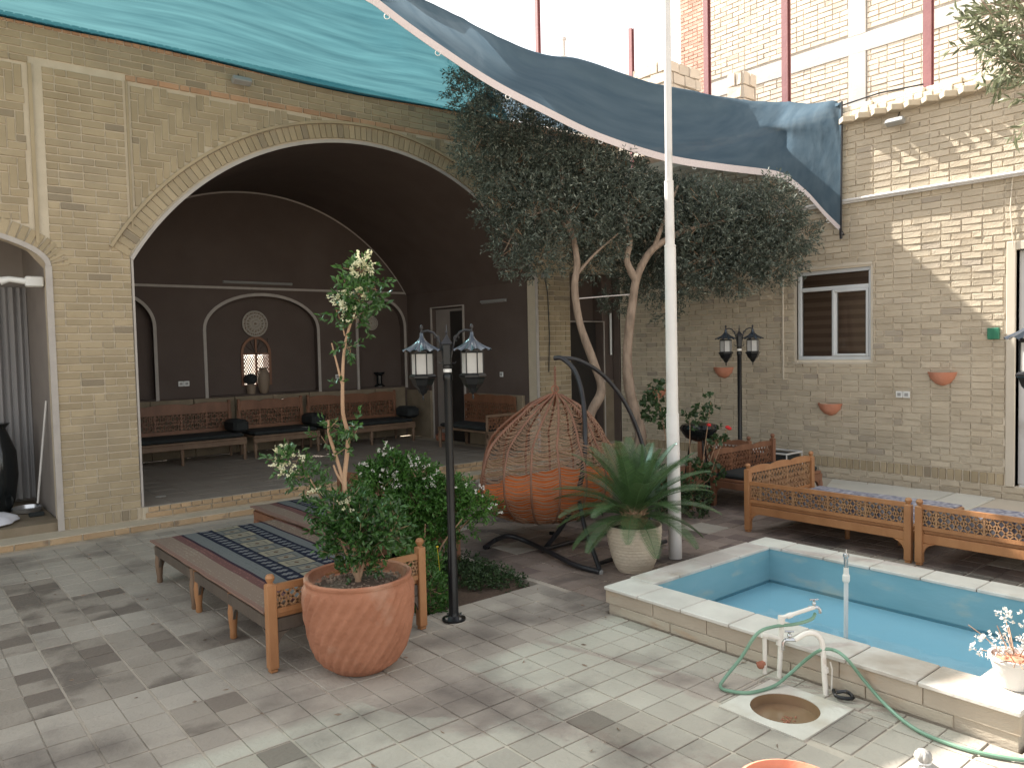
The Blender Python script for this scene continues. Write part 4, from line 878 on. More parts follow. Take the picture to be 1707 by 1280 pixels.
# ================================================================== SHADE NETS
def sheet(name, rows, matn, label, thick=0):
    """rows: list of polylines (same count) -> smooth surface with folds"""
    Rw = [smoothpath(r, 8) for r in rows]; n = len(Rw[0]); K = 20; vs = []; fs = []
    for i in range(n):
        colp = smoothpath([r[i] for r in Rw], K//(len(Rw)-1)) if len(Rw) > 2 else [Rw[0][i]+(Rw[1][i]-Rw[0][i])*t for t in np.linspace(0, 1, K+1)]
        for j, p in enumerate(colp):
            s_ = j/(len(colp)-1); amp = .028*math.sin(math.pi*s_)*min(1, i/24)+.002
            p = np.array(p)+np.array([0, 0, 1])*amp*(noise.noise(Vector((p[0]*.9, p[1]*4.5, 1.3)))+.5*noise.noise(Vector((p[0]*2, p[1]*11, 5))))
            vs.append(p)
        m_ = len(colp)
    for i in range(n-1):
        for j in range(m_-1): a = i*m_+j; fs.append((a, a+1, a+m_+1, a+m_))
    mb = MB(); mb.add(vs, fs); return mb.build(name, matn, label, 180)
n1 = thing('shade_net', 'translucent teal shade net stretched from the top of the arched facade', 'shade net', (2, YF, 4.7))
far = [(-4, 8.33, 4.74), (1.0, 8.33, 4.745), (2.4, 8.33, 4.76), (4.3, 8.33, 4.71), (5.8, 8.33, 4.76), (6.95, 8.33, 4.77)]
midr = [(-4, 7.0, 4.80), (1.0, 7.1, 4.78), (2.4, 7.2, 4.84), (4.0, 7.2, 4.76), (4.9, 7.4, 4.80), tuple(G(803, 124, 4.80))]
near = [(-4, 6.6, 4.86), (1.0, 6.5, 4.85), (2.1, 6.36, 4.86), (3.2, 6.12, 4.86), tuple(G(650, 10, 4.86)), tuple(G(712, 48, 4.85))]
sheet('fabric', [far, midr, near], 'net_teal', n1)
mb = MB(); mb.tube(smoothpath([(a, b, c_+.004) for a, b, c_ in far], 6), .012, 5); mb.build('hem_rope', 'net_teal', n1)
n2 = thing('shade_net', 'dark blue shade net with a pale webbing hem and rings, tied at the right wall', 'shade net', (9.0, 4.7, 4.4))
tape = [np.array((8.97, 4.70, 3.02)), PX(1375, 355, 8.96), PX(1345, 322, 8.93), PX(1310, 295, 8.86), PX(1280, 286, 8.72), G(1200, 276, 3.80), G(1110, 261, 3.84), G(1000, 226, 3.92), G(900, 178, 4.02), G(820, 136, 4.15), G(740, 84, 4.28), G(680, 42, 4.38), G(625, 0, 4.45), G(560, -50, 4.52), np.array((.5, 3.9, 4.6))]
topc = [np.array((8.97, 4.68, 4.47)), G(1380, 174, 4.60), G(1340, 175, 4.74), G(1300, 173, 4.84), G(1270, 171, 4.90), G(1200, 164, 4.96), G(1110, 146, 4.99), G(1040, 128, 5.0), G(960, 104, 5.0), G(890, 92, 4.97), G(810, 52, 4.92), G(755, 22, 4.88), G(705, -4, 4.84), G(640, -50, 4.82), np.array((.7, 4.6, 4.85))]
rear = [np.array((9.0, 4.75, 4.47)), np.array((9.9, 6.6, 4.70)), np.array((10.0, 7.4, 4.80)), np.array((9.9, 8.3, 4.85)), np.array((9.6, 8.4, 4.86)), np.array((9.1, 8.4, 4.86)), np.array((8.4, 8.4, 4.86)), np.array((7.8, 8.4, 4.86)), np.array((7.2, 8.4, 4.86)), np.array((6.6, 8.3, 4.86))]
rear += [t+np.array((0, .12, -.02)) for t in topc[10:]]
midc = [a*.55+b*.45+np.array([0, 0, -.05 if 0 < i else 0]) for i, (a, b) in enumerate(zip(tape, topc))]
for i, (u, v) in enumerate(((1391, 262), (1362, 245), (1325, 232), (1292, 226)), 1): midc[i] = PX(u, v, 8.975)
mid2 = [a*.5+b*.5 for a, b in zip(midc, topc)]
for i, (u, v0) in enumerate(((1385, 200), (1352, 200), (1315, 200), (1285, 200)), 1):
    lo, hi = 150., 300.
    for _ in range(40):
        v = (lo+hi)/2
        if PX(u, v, 8.99)[2] > 4.46: lo = v
        else: hi = v
    mid2[i] = PX(u, v, 8.99)
sheet('fabric', [tape, midc, mid2, topc, rear], 'net_blue', n2)
mb = MB(); tp_ = smoothpath([t+np.array([0, -.008, -.02]) for t in tape], 6); vs = []; fs = []
for i, p in enumerate(tp_):
    dn = np.array([0, -.25, -1.])*.044; vs += [p-dn, p+dn, p+dn+np.array([0, -.004, 0]), p-dn+np.array([0, -.004, 0])]
for i in range(len(tp_)-1):
    for k in range(4): fs.append((i*4+k, i*4+(k+1) % 4, i*4+4+(k+1) % 4, i*4+4+k))
mb.add(vs, fs).build('webbing_hem', 'tape', n2)
for k in range(9):
    p = tp_[int((k+.6)/9*(len(tp_)-1))]; mb = MB(); mb.tube([p+np.array([.022*math.cos(a)*RT[0], .022*math.cos(a)*RT[1], -.045+.022*math.sin(a)]) for a in np.linspace(0, 6.283, 13)], .004, 5, False); mb.build('ring', 'white_plastic', n2)
mb = MB(); mb.tube([(8.97, 4.68, 4.50), (8.96, 4.69, 3.0), (9.04, 4.7, 2.95)], .012, 6); mb.tube([(9.0, 4.70, 4.46), (9.1, 4.3, 4.52), (9.3, 3.9, 4.55)], .01, 5); mb.tube([(8.97, 4.70, 3.02), (8.98, 4.70, 2.9)], .02, 6); mb.build('side_rope', 'metal_dark', n2)

# ================================================================== FLAGPOLE
g = (4.873, 3.932); fp = thing('flagpole', 'tall white telescopic pole standing behind the pool corner', 'pole', (*g, 0))
A_ = [D(1126, 930, g), D(1121, 690, g), D(1117, 410, g), D(1115, 303, g), D(1110.5, -120, g)]; A_[0][2] = 0
rr = [.052, .046, .037, .029]
for i in range(4):
    mb = MB(); a, b = A_[i], A_[i+1]; mb.tube([a, a+(b-a)*.985, b], [rr[i], rr[i]*.97, rr[i]*.90], 20)
    if i: mb.tube([a-(b-a)/np.linalg.norm(b-a)*.01, a+(b-a)/np.linalg.norm(b-a)*.004], rr[i-1]*.99, 20)
    mb.build('pole_section', 'white_paint', fp, 40)

# ================================================================== STREET LAMPS
def lamp():
    r_ = thing('garden_lamp', 'x', 'lamp', (0, 0, 0))
    mb = MB(); mb.lathe([(.075, 0), (.075, .012), (.05, .02), (.036, .03), (.031, .05), (.029, .45), (.026, .46), (.0255, 1.50), (.030, 1.51), (.030, 1.54), (.024, 1.55)], (0, 0, 0), 16); mb.build('pole', 'metal_black', r_, 40)
    mb = MB()
    for k in range(4): a = math.pi/4+k*math.pi/2; mb.lathe([(.009, .012), (.009, .03)], (.058*math.cos(a), .058*math.sin(a), 0), 6)
    mb.build('bolt', 'chrome', r_)
    mb = MB(); mb.lathe([(.0265, 1.586-.03), (.0265, 1.586-.01)], (0, 0, 0), 12); mb.build('sticker_band', 'white_plastic', r_)
    mb = MB(); mb.cbox(-.026, .026, -.026, .026, 1.60, 1.73, .005); mb.box(-.018, .018, -.029, -.025, 1.615, 1.715); mb.lathe([(.03, 1.58), (.03, 1.60)], (0, 0, 0), 12); mb.build('junction_box', 'metal_black', r_)
    mb = MB(); mb.lathe([(.05, 1.73), (.046, 1.738), (.03, 1.755), (.013, 1.775), (.006, 1.79), (.012, 1.80), (.006, 1.81), (.004, 1.85)], (0, 0, 0), 4, a0=math.pi/4, a1=math.pi/4+2*math.pi); mb.build('finial', 'metal_dark', r_)
    for s_ in (-1, 1):
        mb = MB(); mb.tube([(s_*x, 0, z) for x, z in ((.022, 1.64), (.034, 1.70), (.05, 1.76), (.08, 1.80), (.115, 1.813), (.15, 1.808))], .0075, 8)
        mb.tube([(s_*(.06+.016*math.cos(a)), 0, 1.765+.016*math.sin(a)) for a in np.linspace(0, 5, 12)], .004, 5); mb.tube([(s_*x, 0, z) for x, z in ((.02, 1.615), (.045, 1.61), (.055, 1.622))], .005, 5); mb.build('arm', 'metal_dark', r_)
        x0 = s_*.155; ln = MB()
        ln.lathe([(.078, 1.52), (.086, 1.525), (.086, 1.535), (.07, 1.545), (.07, 1.548)], (x0, 0, 0), 6); ln.lathe([(.004, 1.385), (.007, 1.40), (.004, 1.415), (.022, 1.43), (.035, 1.455), (.06, 1.48), (.072, 1.51), (.078, 1.52)], (x0, 0, 0), 6); ln.lathe([(.066, 1.672), (.07, 1.68), (.07, 1.69)], (x0, 0, 0), 6)
        for k in range(6): a = math.pi/3*k; ln.tube([(x0+.0675*math.cos(a), .0675*math.sin(a), 1.545), (x0+.0675*math.cos(a), .0675*math.sin(a), 1.68)], .004, 5)
        lo = ln.build('lantern', 'metal_black', r_)
        for k in range(6):
            a, b = math.pi/3*k+.05, math.pi/3*(k+1)-.05; g_ = MB(); r0 = .064
            p, q = (x0+r0*math.cos(a), r0*math.sin(a)), (x0+r0*math.cos(b), r0*math.sin(b)); g_.add([(*p, 1.547), (*q, 1.547), (*q, 1.674), (*p, 1.674)], [(0, 1, 2, 3)]); g_.build('glass_panel', 'frost_glass', lo)
        mb = MB(); prof = []; 
        for t in np.linspace(0, 1, 12): prof.append((.012+.108*t**1.7, 1.80-.108*t**.75-.0*t))
        n = 72; vs = []
        for (q, z) in prof:
            for k in range(n):
                a = 2*math.pi*k/n; sc = abs(math.sin(6*a)); tt = (q-.012)/.108
                vs.append((x0+q*(1+.03*tt*sc)*math.cos(a), q*(1+.03*tt*sc)*math.sin(a), z+.014*tt*(sc-.5)))
        fs = [(i*n+k, i*n+(k+1) % n, (i+1)*n+(k+1) % n, (i+1)*n+k) for i in range(11) for k in range(n)]
        mb.add(vs, fs); mb.build('lantern_roof', 'roof_metal', lo, 30)
        mb = MB(); mb.lathe([(.012, 1.80), (.007, 1.808), (.006, 1.82), (.011, 1.828), (.012, 1.838), (.006, 1.848), (.001, 1.852)], (x0, 0, 0), 10, cap=False); mb.build('finial', 'metal_dark', lo, True)
    return r_
L1 = lamp(); RZ = math.atan2(RT[1], RT[0])
for o_, lab, pos, rz, sc in ((L1, 'black two-lantern garden lamp in the soil bed between the clay pot and the hanging chair', (2.765, 3.985, 0), RZ, 1.0),
                       (None, 'black two-lantern lamp near the window wall, behind the carved wooden beds', (8.0, 5.45, 0), RZ, 1.03),
                       (None, 'garden lamp cut off by the right edge of the photo, only one lantern showing', (4.03, 1.06, 0), RZ-.1, 1.0)):
    o_ = o_ or copy_tree(L1); o_.location = pos; o_.rotation_euler = (0, 0, rz); o_.scale = (sc,)*3; tag(o_, lab, 'lamp', 'black garden lamps with hanging lanterns')

# ================================================================== POTTED JASMINE
pc = np.array((1.975, 3.735, 0)); pj = thing('potted_plant', 'flowering jasmine tree in a big swirled terracotta pot on the paving', 'potted plant', tuple(pc))
prof = [(.12, 0), (.15, .006), (.20, .05), (.238, .12), (.262, .20), (.276, .29), (.282, .38), (.284, .46), (.28, .485), (.284, .49), (.286, .505), (.278, .512), (.262, .508), (.257, .49), (.25, .46), (.2, .452)]
mb = MB(); n = 120; vs = []
pr2 = []
for i in range(len(prof)-1):
    for t in np.linspace(0, 1, 4, endpoint=False): pr2.append((prof[i][0]+(prof[i+1][0]-prof[i][0])*t, prof[i][1]+(prof[i+1][1]-prof[i][1])*t))
pr2.append(prof[-1])
for i, (r_, z) in enumerate(pr2):
    for k in range(n):
        a = 2*math.pi*k/n; outer = i < 30 and .02 < z < .475
        w_ = (.5+.5*math.sin(28*a-z*64))**1.2*.017*min(1, z/.08)*(min(1, (.475-z)/.03) if outer else 0) if outer else 0
        w_ += .0025*noise.noise(Vector((math.cos(a)*3, math.sin(a)*3, z*8)))
        if .495 < z < .515: w_ += .004*noise.noise(Vector((math.cos(a)*9, math.sin(a)*9, 1)))
        vs.append((pc[0]+(r_+w_)*math.cos(a), pc[1]+(r_+w_)*math.sin(a), z))
fs = [(i*n+k, i*n+(k+1) % n, (i+1)*n+(k+1) % n, (i+1)*n+k) for i in range(len(pr2)-1) for k in range(n)]+[tuple(range(n-1, -1, -1))]
mb.add(vs, fs).build('pot', 'terracotta', pj, 60)
mb = MB(); mb.lathe([(.253, .452), (.2, .456), (.1, .462), (.001, .465)], tuple(pc), 32, lambda a, z: 1+.02*math.sin(7*a), cap=False); mb.build('soil', 'soil', pj, True)
mb = MB()
for k in range(260):
    a = random.uniform(0, 6.28); q = .245*math.sqrt(random.random()); mb.box(*(lambda x, y, s1, s2: (x-s1, x+s1, y-s2, y+s2))(pc[0]+q*math.cos(a), pc[1]+q*math.sin(a), random.uniform(.003, .010), random.uniform(.002, .005)), .455, .462+random.random()*.006, Matrix.Rotation(random.random()*3, 3, 'Z'))
mb.build('mulch', 'bark', pj)['kind'] = 'stuff'
gp = (pc[0], pc[1]); q = lambda u, v, d=0: D(u, v, (gp[0]+d, gp[1]+d))
mb = MB(); limb(mb, [(pc[0], pc[1], .45), q(590, 900), q(580, 850), q(574, 805), q(578, 760), q(580, 725), q(572, 690), q(571, 650), q(572, 605), q(577, 565), q(588, 530), q(600, 500)], .018, .006, 5, 8)
limb(mb, [q(572, 800), q(560, 760), q(549, 725), q(548, 700)], .011, .008); limb(mb, [q(570, 640), q(560, 600), q(553, 572)], .007, .004); limb(mb, [q(575, 560), q(568, 535), q(560, 515)], .005, .003); limb(mb, [q(575, 810), q(562, 790), q(556, 775)], .009, .006)
limb(mb, [(pc[0], pc[1], .46), q(560, 880), q(530, 820), q(505, 780)], .010, .003); limb(mb, [(pc[0], pc[1], .46), q(620, 900), q(650, 870)], .010, .003)
mb.build('trunk', 'stem', pj, 60)
pa = [clump(u, v, gp, r, r) for u, v, r in ((600, 455, .055), (590, 490, .075), (610, 500, .07), (570, 520, .06), (598, 535, .05), (580, 575, .04), (575, 505, .04), (625, 475, .035), (560, 640, .03), (565, 710, .06), (545, 730, .045), (590, 712, .05), (575, 745, .04), (490, 775, .065), (510, 800, .06), (470, 765, .045), (530, 820, .04),
     (560, 850, .09), (600, 870, .12), (640, 870, .10), (580, 900, .11), (620, 905, .11), (560, 880, .08), (660, 885, .06), (600, 940, .08), (555, 925, .05), (540, 870, .045), (590, 830, .05))]
P, Dv, tp, tw = spray(pa, 620, 7, .07, .3); leaves_obj('foliage', P, Dv, .040, .017, 'leaf_green', pj)['kind'] = 'stuff'; twigs(tp, tw, .04, 'stem', pj, 200, .0015)
fl = [clump(u, v, (gp[0]-.05, gp[1]-.05), r, r) for u, v, r in ((605, 430, .035), (598, 448, .04), (615, 445, .03), (560, 498, .035), (575, 495, .03), (600, 490, .03), (578, 522, .035), (632, 472, .018), (585, 510, .02), (465, 765, .04), (480, 780, .04), (495, 765, .03), (578, 845, .03), (525, 822, .02), (470, 750, .025))]
P, Dv, tp, tw = spray(fl, 130, 8, .02, .1); leaves_obj('flowers', P, Dv, .014, .010, 'petal_cream', pj)['kind'] = 'stuff'

# ================================================================== BUSH, bed plants
bu = thing('jasmine_bush', 'bushy bright green jasmine shrub with small white flowers behind the clay pot', 'shrub', (3.1, 4.9, 0))
mb = MB()
for k in range(9):
    a = k*.7; b0 = (3.1+.06*math.cos(a), 4.85+.06*math.sin(a), -.03); limb(mb, [b0, (b0[0]+.12*math.cos(a), b0[1]+.12*math.sin(a), .25), (b0[0]+.35*math.cos(a), b0[1]+.35*math.sin(a), .5)], .012, .004)
mb.build('stems', 'stem', bu)['kind'] = 'stuff'
gb = (3.1, 4.85)
cl = [clump(u, v, gb, r, rr_) for u, v, r, rr_ in ((650, 780, .13, .10), (690, 790, .15, .1), (640, 820, .2, .13), (700, 830, .22, .14), (750, 830, .16, .12), (790, 845, .13, .08), (660, 870, .2, .12), (720, 880, .17, .10), (620, 800, .1, .1), (815, 850, .06, .04), (770, 880, .08, .06), (740, 900, .08, .05), (640, 760, .05, .05), (700, 920, .08, .1))]
P, Dv, tp, tw = spray(cl, 1900, 9, .08, .6); leaves_obj('foliage', P, Dv, .034, .014, 'leaf_bush', bu)['kind'] = 'stuff'; twigs(tp, tw, .05, 'stem', bu, 300, .0015)
fl = [clump(u, v, (gb[0]-.1, gb[1]-.1), r, r) for u, v, r in ((645, 750, .05), (690, 765, .05), (620, 775, .04), (710, 770, .03), (800, 820, .05), (825, 845, .05), (770, 815, .04), (720, 800, .05), (835, 860, .02), (650, 800, .08), (600, 780, .03), (730, 790, .03))]
P, Dv, tp, tw = spray(fl, 70, 6, .02, .3); leaves_obj('flowers', P, Dv, .016, .010, 'petal_white', bu)['kind'] = 'stuff'
def herb(name, label, cat, loc, cl, n, L_, W_, matn, per=7, tl=.06):
    t_ = thing(name, label, cat, loc); P, Dv, tp, tw = spray(cl, n, per, tl, .4); leaves_obj('foliage', P, Dv, L_, W_, matn, t_)['kind'] = 'stuff'; twigs(tp, tw, .05, 'stem', t_, 120, .0015); return t_
herb('leafy_plant', 'leafy plant with one yellow flower at the foot of the lamp', 'plant', (2.9, 4.3, 0), [(2.78, 4.35, .10, .14, .2, .14), (2.85, 4.5, .25, .12, .15, .12), (2.80, 4.25, .03, .1, .08, .08), (3.0, 4.7, .15, .12, .15, .12)], 330, .035, .016, 'leaf_bush')
mb = MB(); mb.ball(tuple(D(729, 911, (2.8, 4.25))), .010, 8, 5, .6); mb.tube([D(729, 912, (2.8, 4.25)), D(733, 950, (2.85, 4.3))], .002, 4); tag(mb.build('yellow_flower', 'petal_yellow'), 'single yellow flower beside the black lamp pole', 'flower')
t_ = thing('ground_cover', 'low dark green creeping plants along the edge of the soil bed', 'ground cover', (3.5, 4.6, 0)); t_['kind'] = 'stuff'
P, Dv, tp, tw = spray([(3.35, 4.75, .0, .28, .35, .07), (3.52, 4.38, -.02, .18, .14, .05), (3.3, 5.2, .0, .3, .4, .06), (3.15, 5.6, 0, .3, .3, .08), (3.45, 4.55, .02, .2, .25, .06), (3.55, 5.0, .02, .12, .4, .05)], 1500, 6, .04, .8)
leaves_obj('foliage', P, Dv, .022, .011, 'leaf_dark', t_)['kind'] = 'stuff'

# ================================================================== CYCAD
cc = np.array((4.395, 3.93, 0)); cy = thing('potted_cycad', 'sago palm in a round cream pot with a scale pattern, behind the pool corner', 'potted plant', tuple(cc))
mb = MB(); n = 108; vs = []; pr = [(.10, 0), (.125, .004)]+[(.125+.078*math.sin(math.pi/2*t)**.8+.0*t, .01+.325*t) for t in np.linspace(0.02, 1, 52)]+[(.207, .338), (.207, .352), (.198, .354), (.19, .345), (.185, .31)]
for i, (r_, z) in enumerate(pr):
    for k in range(n):
        a = 2*math.pi*k/n; w_ = 0
        if 2 <= i < 53:
            row = z/.024; fr_ = row % 1; ph = (a/(2*math.pi)*27+.5*(int(row) % 2)) % 1; sc = math.sqrt(max(0, 1-((ph-.5)*2)**2)); w_ = .008*max(0, sc-fr_*.9)
        vs.append((cc[0]+(r_+w_)*math.cos(a), cc[1]+(r_+w_)*math.sin(a), z))
fs = [(i*n+k, i*n+(k+1) % n, (i+1)*n+(k+1) % n, (i+1)*n+k) for i in range(len(pr)-1) for k in range(n)]+[tuple(range(n-1, -1, -1))]
mb.add(vs, fs).build('pot', 'cream_pot', cy, 35)
mb = MB(); mb.lathe([(.19, .31), (.1, .32), (.001, .33)], tuple(cc), 24, cap=False); mb.build('soil', 'soil', cy, True)
mb = MB(); mb.lathe([(.05, .30), (.075, .36), (.085, .42), (.07, .47), (.03, .50), (.001, .51)], tuple(cc), 20, lambda a, z: 1+.12*math.sin(9*a+z*60), cap=False)
for k in range(60):
    a = k*2.4; z = .33+.15*k/60; p = np.array((cc[0]+.075*math.cos(a), cc[1]+.075*math.sin(a), z)); mb.tube([p, p+np.array((.035*math.cos(a), .035*math.sin(a), .035))], [.009, .003], 5)
mb.build('trunk', 'stem', cy)
for k in range(44):
    a = k*2.39996; lv = k/44; el = R(80-72*lv+random.uniform(-6, 6)); L_ = .50+.16*lv*(1-lv)*4+random.uniform(-.03, .03)
    d0 = np.array((math.cos(a)*math.cos(el), math.sin(a)*math.cos(el), math.sin(el))); p = cc+np.array((.03*math.cos(a), .03*math.sin(a), .46-.06*lv)); path = [p]; dd = d0.copy(); N2 = 14
    for i in range(N2): dd = dd+np.array((0, 0, -.05-.03*lv)); dd /= np.linalg.norm(dd); path.append(path[-1]+dd*L_/N2)
    mb = MB(); mb.tube(path, [.005*(1-.8*i/N2) for i in range(N2+1)], 4)
    for i in range(2, N2*4):
        t = i/(N2*4); s_ = t*N2; i0 = min(int(s_), N2-1); p = path[i0]+(path[i0+1]-path[i0])*(s_-i0); tg = path[i0+1]-path[i0]; tg /= np.linalg.norm(tg)
        side = np.cross(tg, (0, 0, 1)); side /= np.linalg.norm(side)+1e-6; upv = np.cross(side, tg); ll = .10*math.sin(math.pi*min(1, .12+.88*t))**.6+.01
        for sg in (-1, 1):
            dl = side*sg*.85+tg*.55+upv*.28; dl /= np.linalg.norm(dl); wv = tg*.0034; mb.add([p-wv, p+dl*ll*.6-wv, p+dl*ll-upv*.008, p+dl*ll*.6+wv, p+wv], [(0, 1, 2, 3, 4)])
    mb.build('frond', 'leaf_cycad', cy)

# ================================================================== HANGING CHAIR
bc = np.array((4.5, 5.0)); apex = D(925, 612, bc)
sd = thing('chair_stand', 'dark curved steel stand arching over the wicker hanging chair', 'chair stand', (4.4, 4.8, 0))
mb = MB(); s_ = lambda u, v, gx, gy: D(u, v, (gx, gy))
mb.tube(smoothpath([s_(924, 597, 4.5, 5.0), s_(938, 598, 4.5, 4.95), s_(958, 618, 4.5, 4.85), s_(970, 655, 4.47, 4.7), s_(975, 705, 4.45, 4.55), s_(974, 765, 4.42, 4.5), s_(962, 825, 4.36, 4.5), s_(938, 875, 4.33, 4.6), s_(906, 917, 4.28, 4.8)], 5), .021, 10); mb.build('arched_pole', 'metal_dark', sd, 60)
mb = MB(); mb.tube(smoothpath([s_(930, 596, 4.5, 5.0), s_(965, 601, 4.6, 5.0), s_(1005, 625, 4.75, 5.0), s_(1040, 668, 4.9, 4.95), s_(1066, 725, 5.0, 4.9), s_(1082, 790, 5.05, 4.8), s_(1088, 850, 5.0, 4.7), G(1070, 905, .02)], 5), .019, 10); mb.build('arched_pole', 'metal_dark', sd, 60)
mb = MB(); mb.tube(smoothpath([G(808, 912, .02), G(826, 900, .05), s_(848, 893, 4.05, 5.1), G(880, 903, .06), G(920, 922, .05), G(960, 942, .03), G(1000, 953, .018)], 5), .021, 10); mb.build('curved_foot', 'metal_dark', sd, 60)
mb = MB(); mb.tube([s_(963, 825, 4.36, 4.5), s_(975, 880, 4.3, 4.3), G(1000, 950, .02)], .019, 8); mb.tube([G(908, 915, .04), G(990, 893, .03), G(1060, 874, .03)], .018, 8); mb.tube([G(996, 940, .03), G(1060, 918, .03), G(1110, 902, .03)], .018, 8); mb.build('base_bar', 'metal_dark', sd, 60)
for (u, v) in ((1000, 953), (908, 917), (812, 911), (920, 888)):
    mb = MB(); p = G(u, v, .012); mb.lathe([(.026, -.012), (.026, .012), (.02, .016)], tuple(p), 10); mb.build('foot_cap', 'grey_plastic' if u == 1000 else 'metal_black', sd)
ch = thing('hanging_chair', 'brown wicker egg chair hanging by a chain from the dark curved stand', 'hanging chair', (4.5, 5.0, .2))
K = [(.10, .20), (.18, .205), (.34, .235), (.48, .30), (.575, .39), (.625, .50), (.64, .61), (.62, .73), (.57, .85), (.485, .97), (.365, 1.09), (.21, 1.20), (.03, 1.29)]
zs = [k[1] for k in K]; rs = [k[0]*1.04 for k in K]
def rz(z): return float(np.interp(z, zs, rs))
cxy = D(905, 780, bc)[:2]
OPN = math.atan2(.62, -.8)     # where it opens: away to the left
HALF = R(38)
Zt = 1.28
def shell(a, z, dr=0):
    t = max(0, (z-.9)/.38); ax = cxy[0]+(apex[0]-cxy[0])*t; ay = cxy[1]+(apex[1]-cxy[1])*t; r_ = rz(z)+dr; return np.array((ax+r_*math.cos(a), ay+r_*math.sin(a)*.97, z))
def half(z):    # opening width by height (0 below the seat, widest in the middle)
    if z < .42: return HALF*max(0, (z-.34)/.08)*.9
    return HALF*(.9+.1*min(1, (z-.42)/.3))*min(1, (1.29-z)/.25+.35)
nr = 15; arcs = [OPN+HALF+(2*math.pi-2*HALF)*k/(nr-1) for k in range(nr)]
mb = MB()
for a in arcs[1:-1]: mb.tube([shell(a, z) for z in np.linspace(.2, Zt, 26)], .0095, 6)
for k in range(3): a = OPN-HALF*.6+HALF*.6*k; mb.tube([shell(a, z) for z in np.linspace(.2, .40, 8)], .007, 6)
mb.build('rib', 'wicker', ch, 60)['kind'] = 'stuff'
mb = MB()
rim = [shell(OPN+half(z), z) for z in np.linspace(.40, Zt, 24)]; rim2 = [shell(OPN-half(z), z) for z in np.linspace(.40, Zt, 24)]
low = [shell(OPN-half(.40)+(2*half(.40))*t, .40-.03*math.sin(math.pi*t)) for t in np.linspace(0, 1, 12)]
mb.tube(rim, .014, 8); mb.tube(rim2, .014, 8); mb.tube(low, .014, 8)
mb.tube([shell(a, .2) for a in np.linspace(0, 6.283, 24)], .012, 6)
mb.build('rim', 'wicker', ch, 60)
mb = MB(); nz = 54
for i in range(nz):
    z0 = .215+(Zt-.25)*i/nz
    if z0 < .36: A0, A1 = 0, 2*math.pi
    else: A0, A1 = OPN+half(z0), OPN+2*math.pi-half(z0)
    n = 56; pts = []
    for k in range(n+1):
        a = A0+(A1-A0)*k/n; fr_ = ((a-OPN-HALF)/((2*math.pi-2*HALF)/(nr-1))) % 1
        zz = z0-.034*math.sin(math.pi*fr_)*(1 if i % 2 else .8)+.005*math.sin(a*13+i); pts.append(shell(a, min(max(zz, .205), Zt-.01)))
    mb.tube(pts, .0036, 4, False)
mb.build('weave', 'wicker_pale', ch)['kind'] = 'stuff'
mb = MB(); top = shell(0, Zt-.01)*.5+shell(math.pi, Zt-.01)*.5; nl = 13
for k in range(nl):
    p = top+(apex-top)*(k+.5)/nl; q = np.array((.011, 0, 0)) if k % 2 else np.array((0, .011, 0)); mb.tube([p+q*math.cos(a)+np.array((0, 0, .018))*math.sin(a) for a in np.linspace(0, 6.283, 9)], .005, 4, False)
mb.build('chain', 'wicker', ch)['kind'] = 'stuff'
mb = MB(); p = top+np.array((0, 0, .06)); mb.tube([p+RT*.03*math.cos(a)+np.array((0, 0, .03))*math.sin(a) for a in np.linspace(0, 6.283, 17)], .005, 6, False)
for a in arcs[::2]: mb.tube([p-np.array((0, 0, .03)), shell(a, 1.2)], .004, 4)
mb.build('hanger_ring', 'rust', ch)
# cushion: tufted bowl
cu = MB(); n = 64; vs = []; rows_ = []
for j in range(15):
    t = j/14; rows_.append(t)
bk = OPN+math.pi
for j, t in enumerate(np.linspace(0, 1, 22)):
    for k in range(n):
        a = 2*math.pi*k/n; cb = .5+.5*math.cos(a-bk); topz = .44+.15*cb
        if t < .55: z = .225+(topz-.225)*(t/.55); r_ = max(rz(z)-.035, .02); z_ = z
        else: tt = (t-.55)/.45; r_ = (max(rz(topz)-.035, 0))*(1-tt); z_ = topz+.05*math.sin(math.pi*min(1, tt*1.6))*(1-tt)-.10*tt
        lump = .018*math.sin(8*a)*math.sin(t*9)+.012*math.sin(13*a+3*t)
        r_ = max(r_+lump*(1-max(0, t-.55)), .001); vs.append((cxy[0]+r_*math.cos(a), cxy[1]+r_*math.sin(a), z_+lump*.8))
fs = [(i*n+k, i*n+(k+1) % n, (i+1)*n+(k+1) % n, (i+1)*n+k) for i in range(21) for k in range(n)]+[tuple(range(n-1, -1, -1)), tuple(range(21*n, 22*n))]
cu.add(vs, fs); tag(cu.build('seat_cushion', 'orange_cloth', None, 60), 'plump orange tufted cushion lying inside the wicker hanging chair', 'cushion')

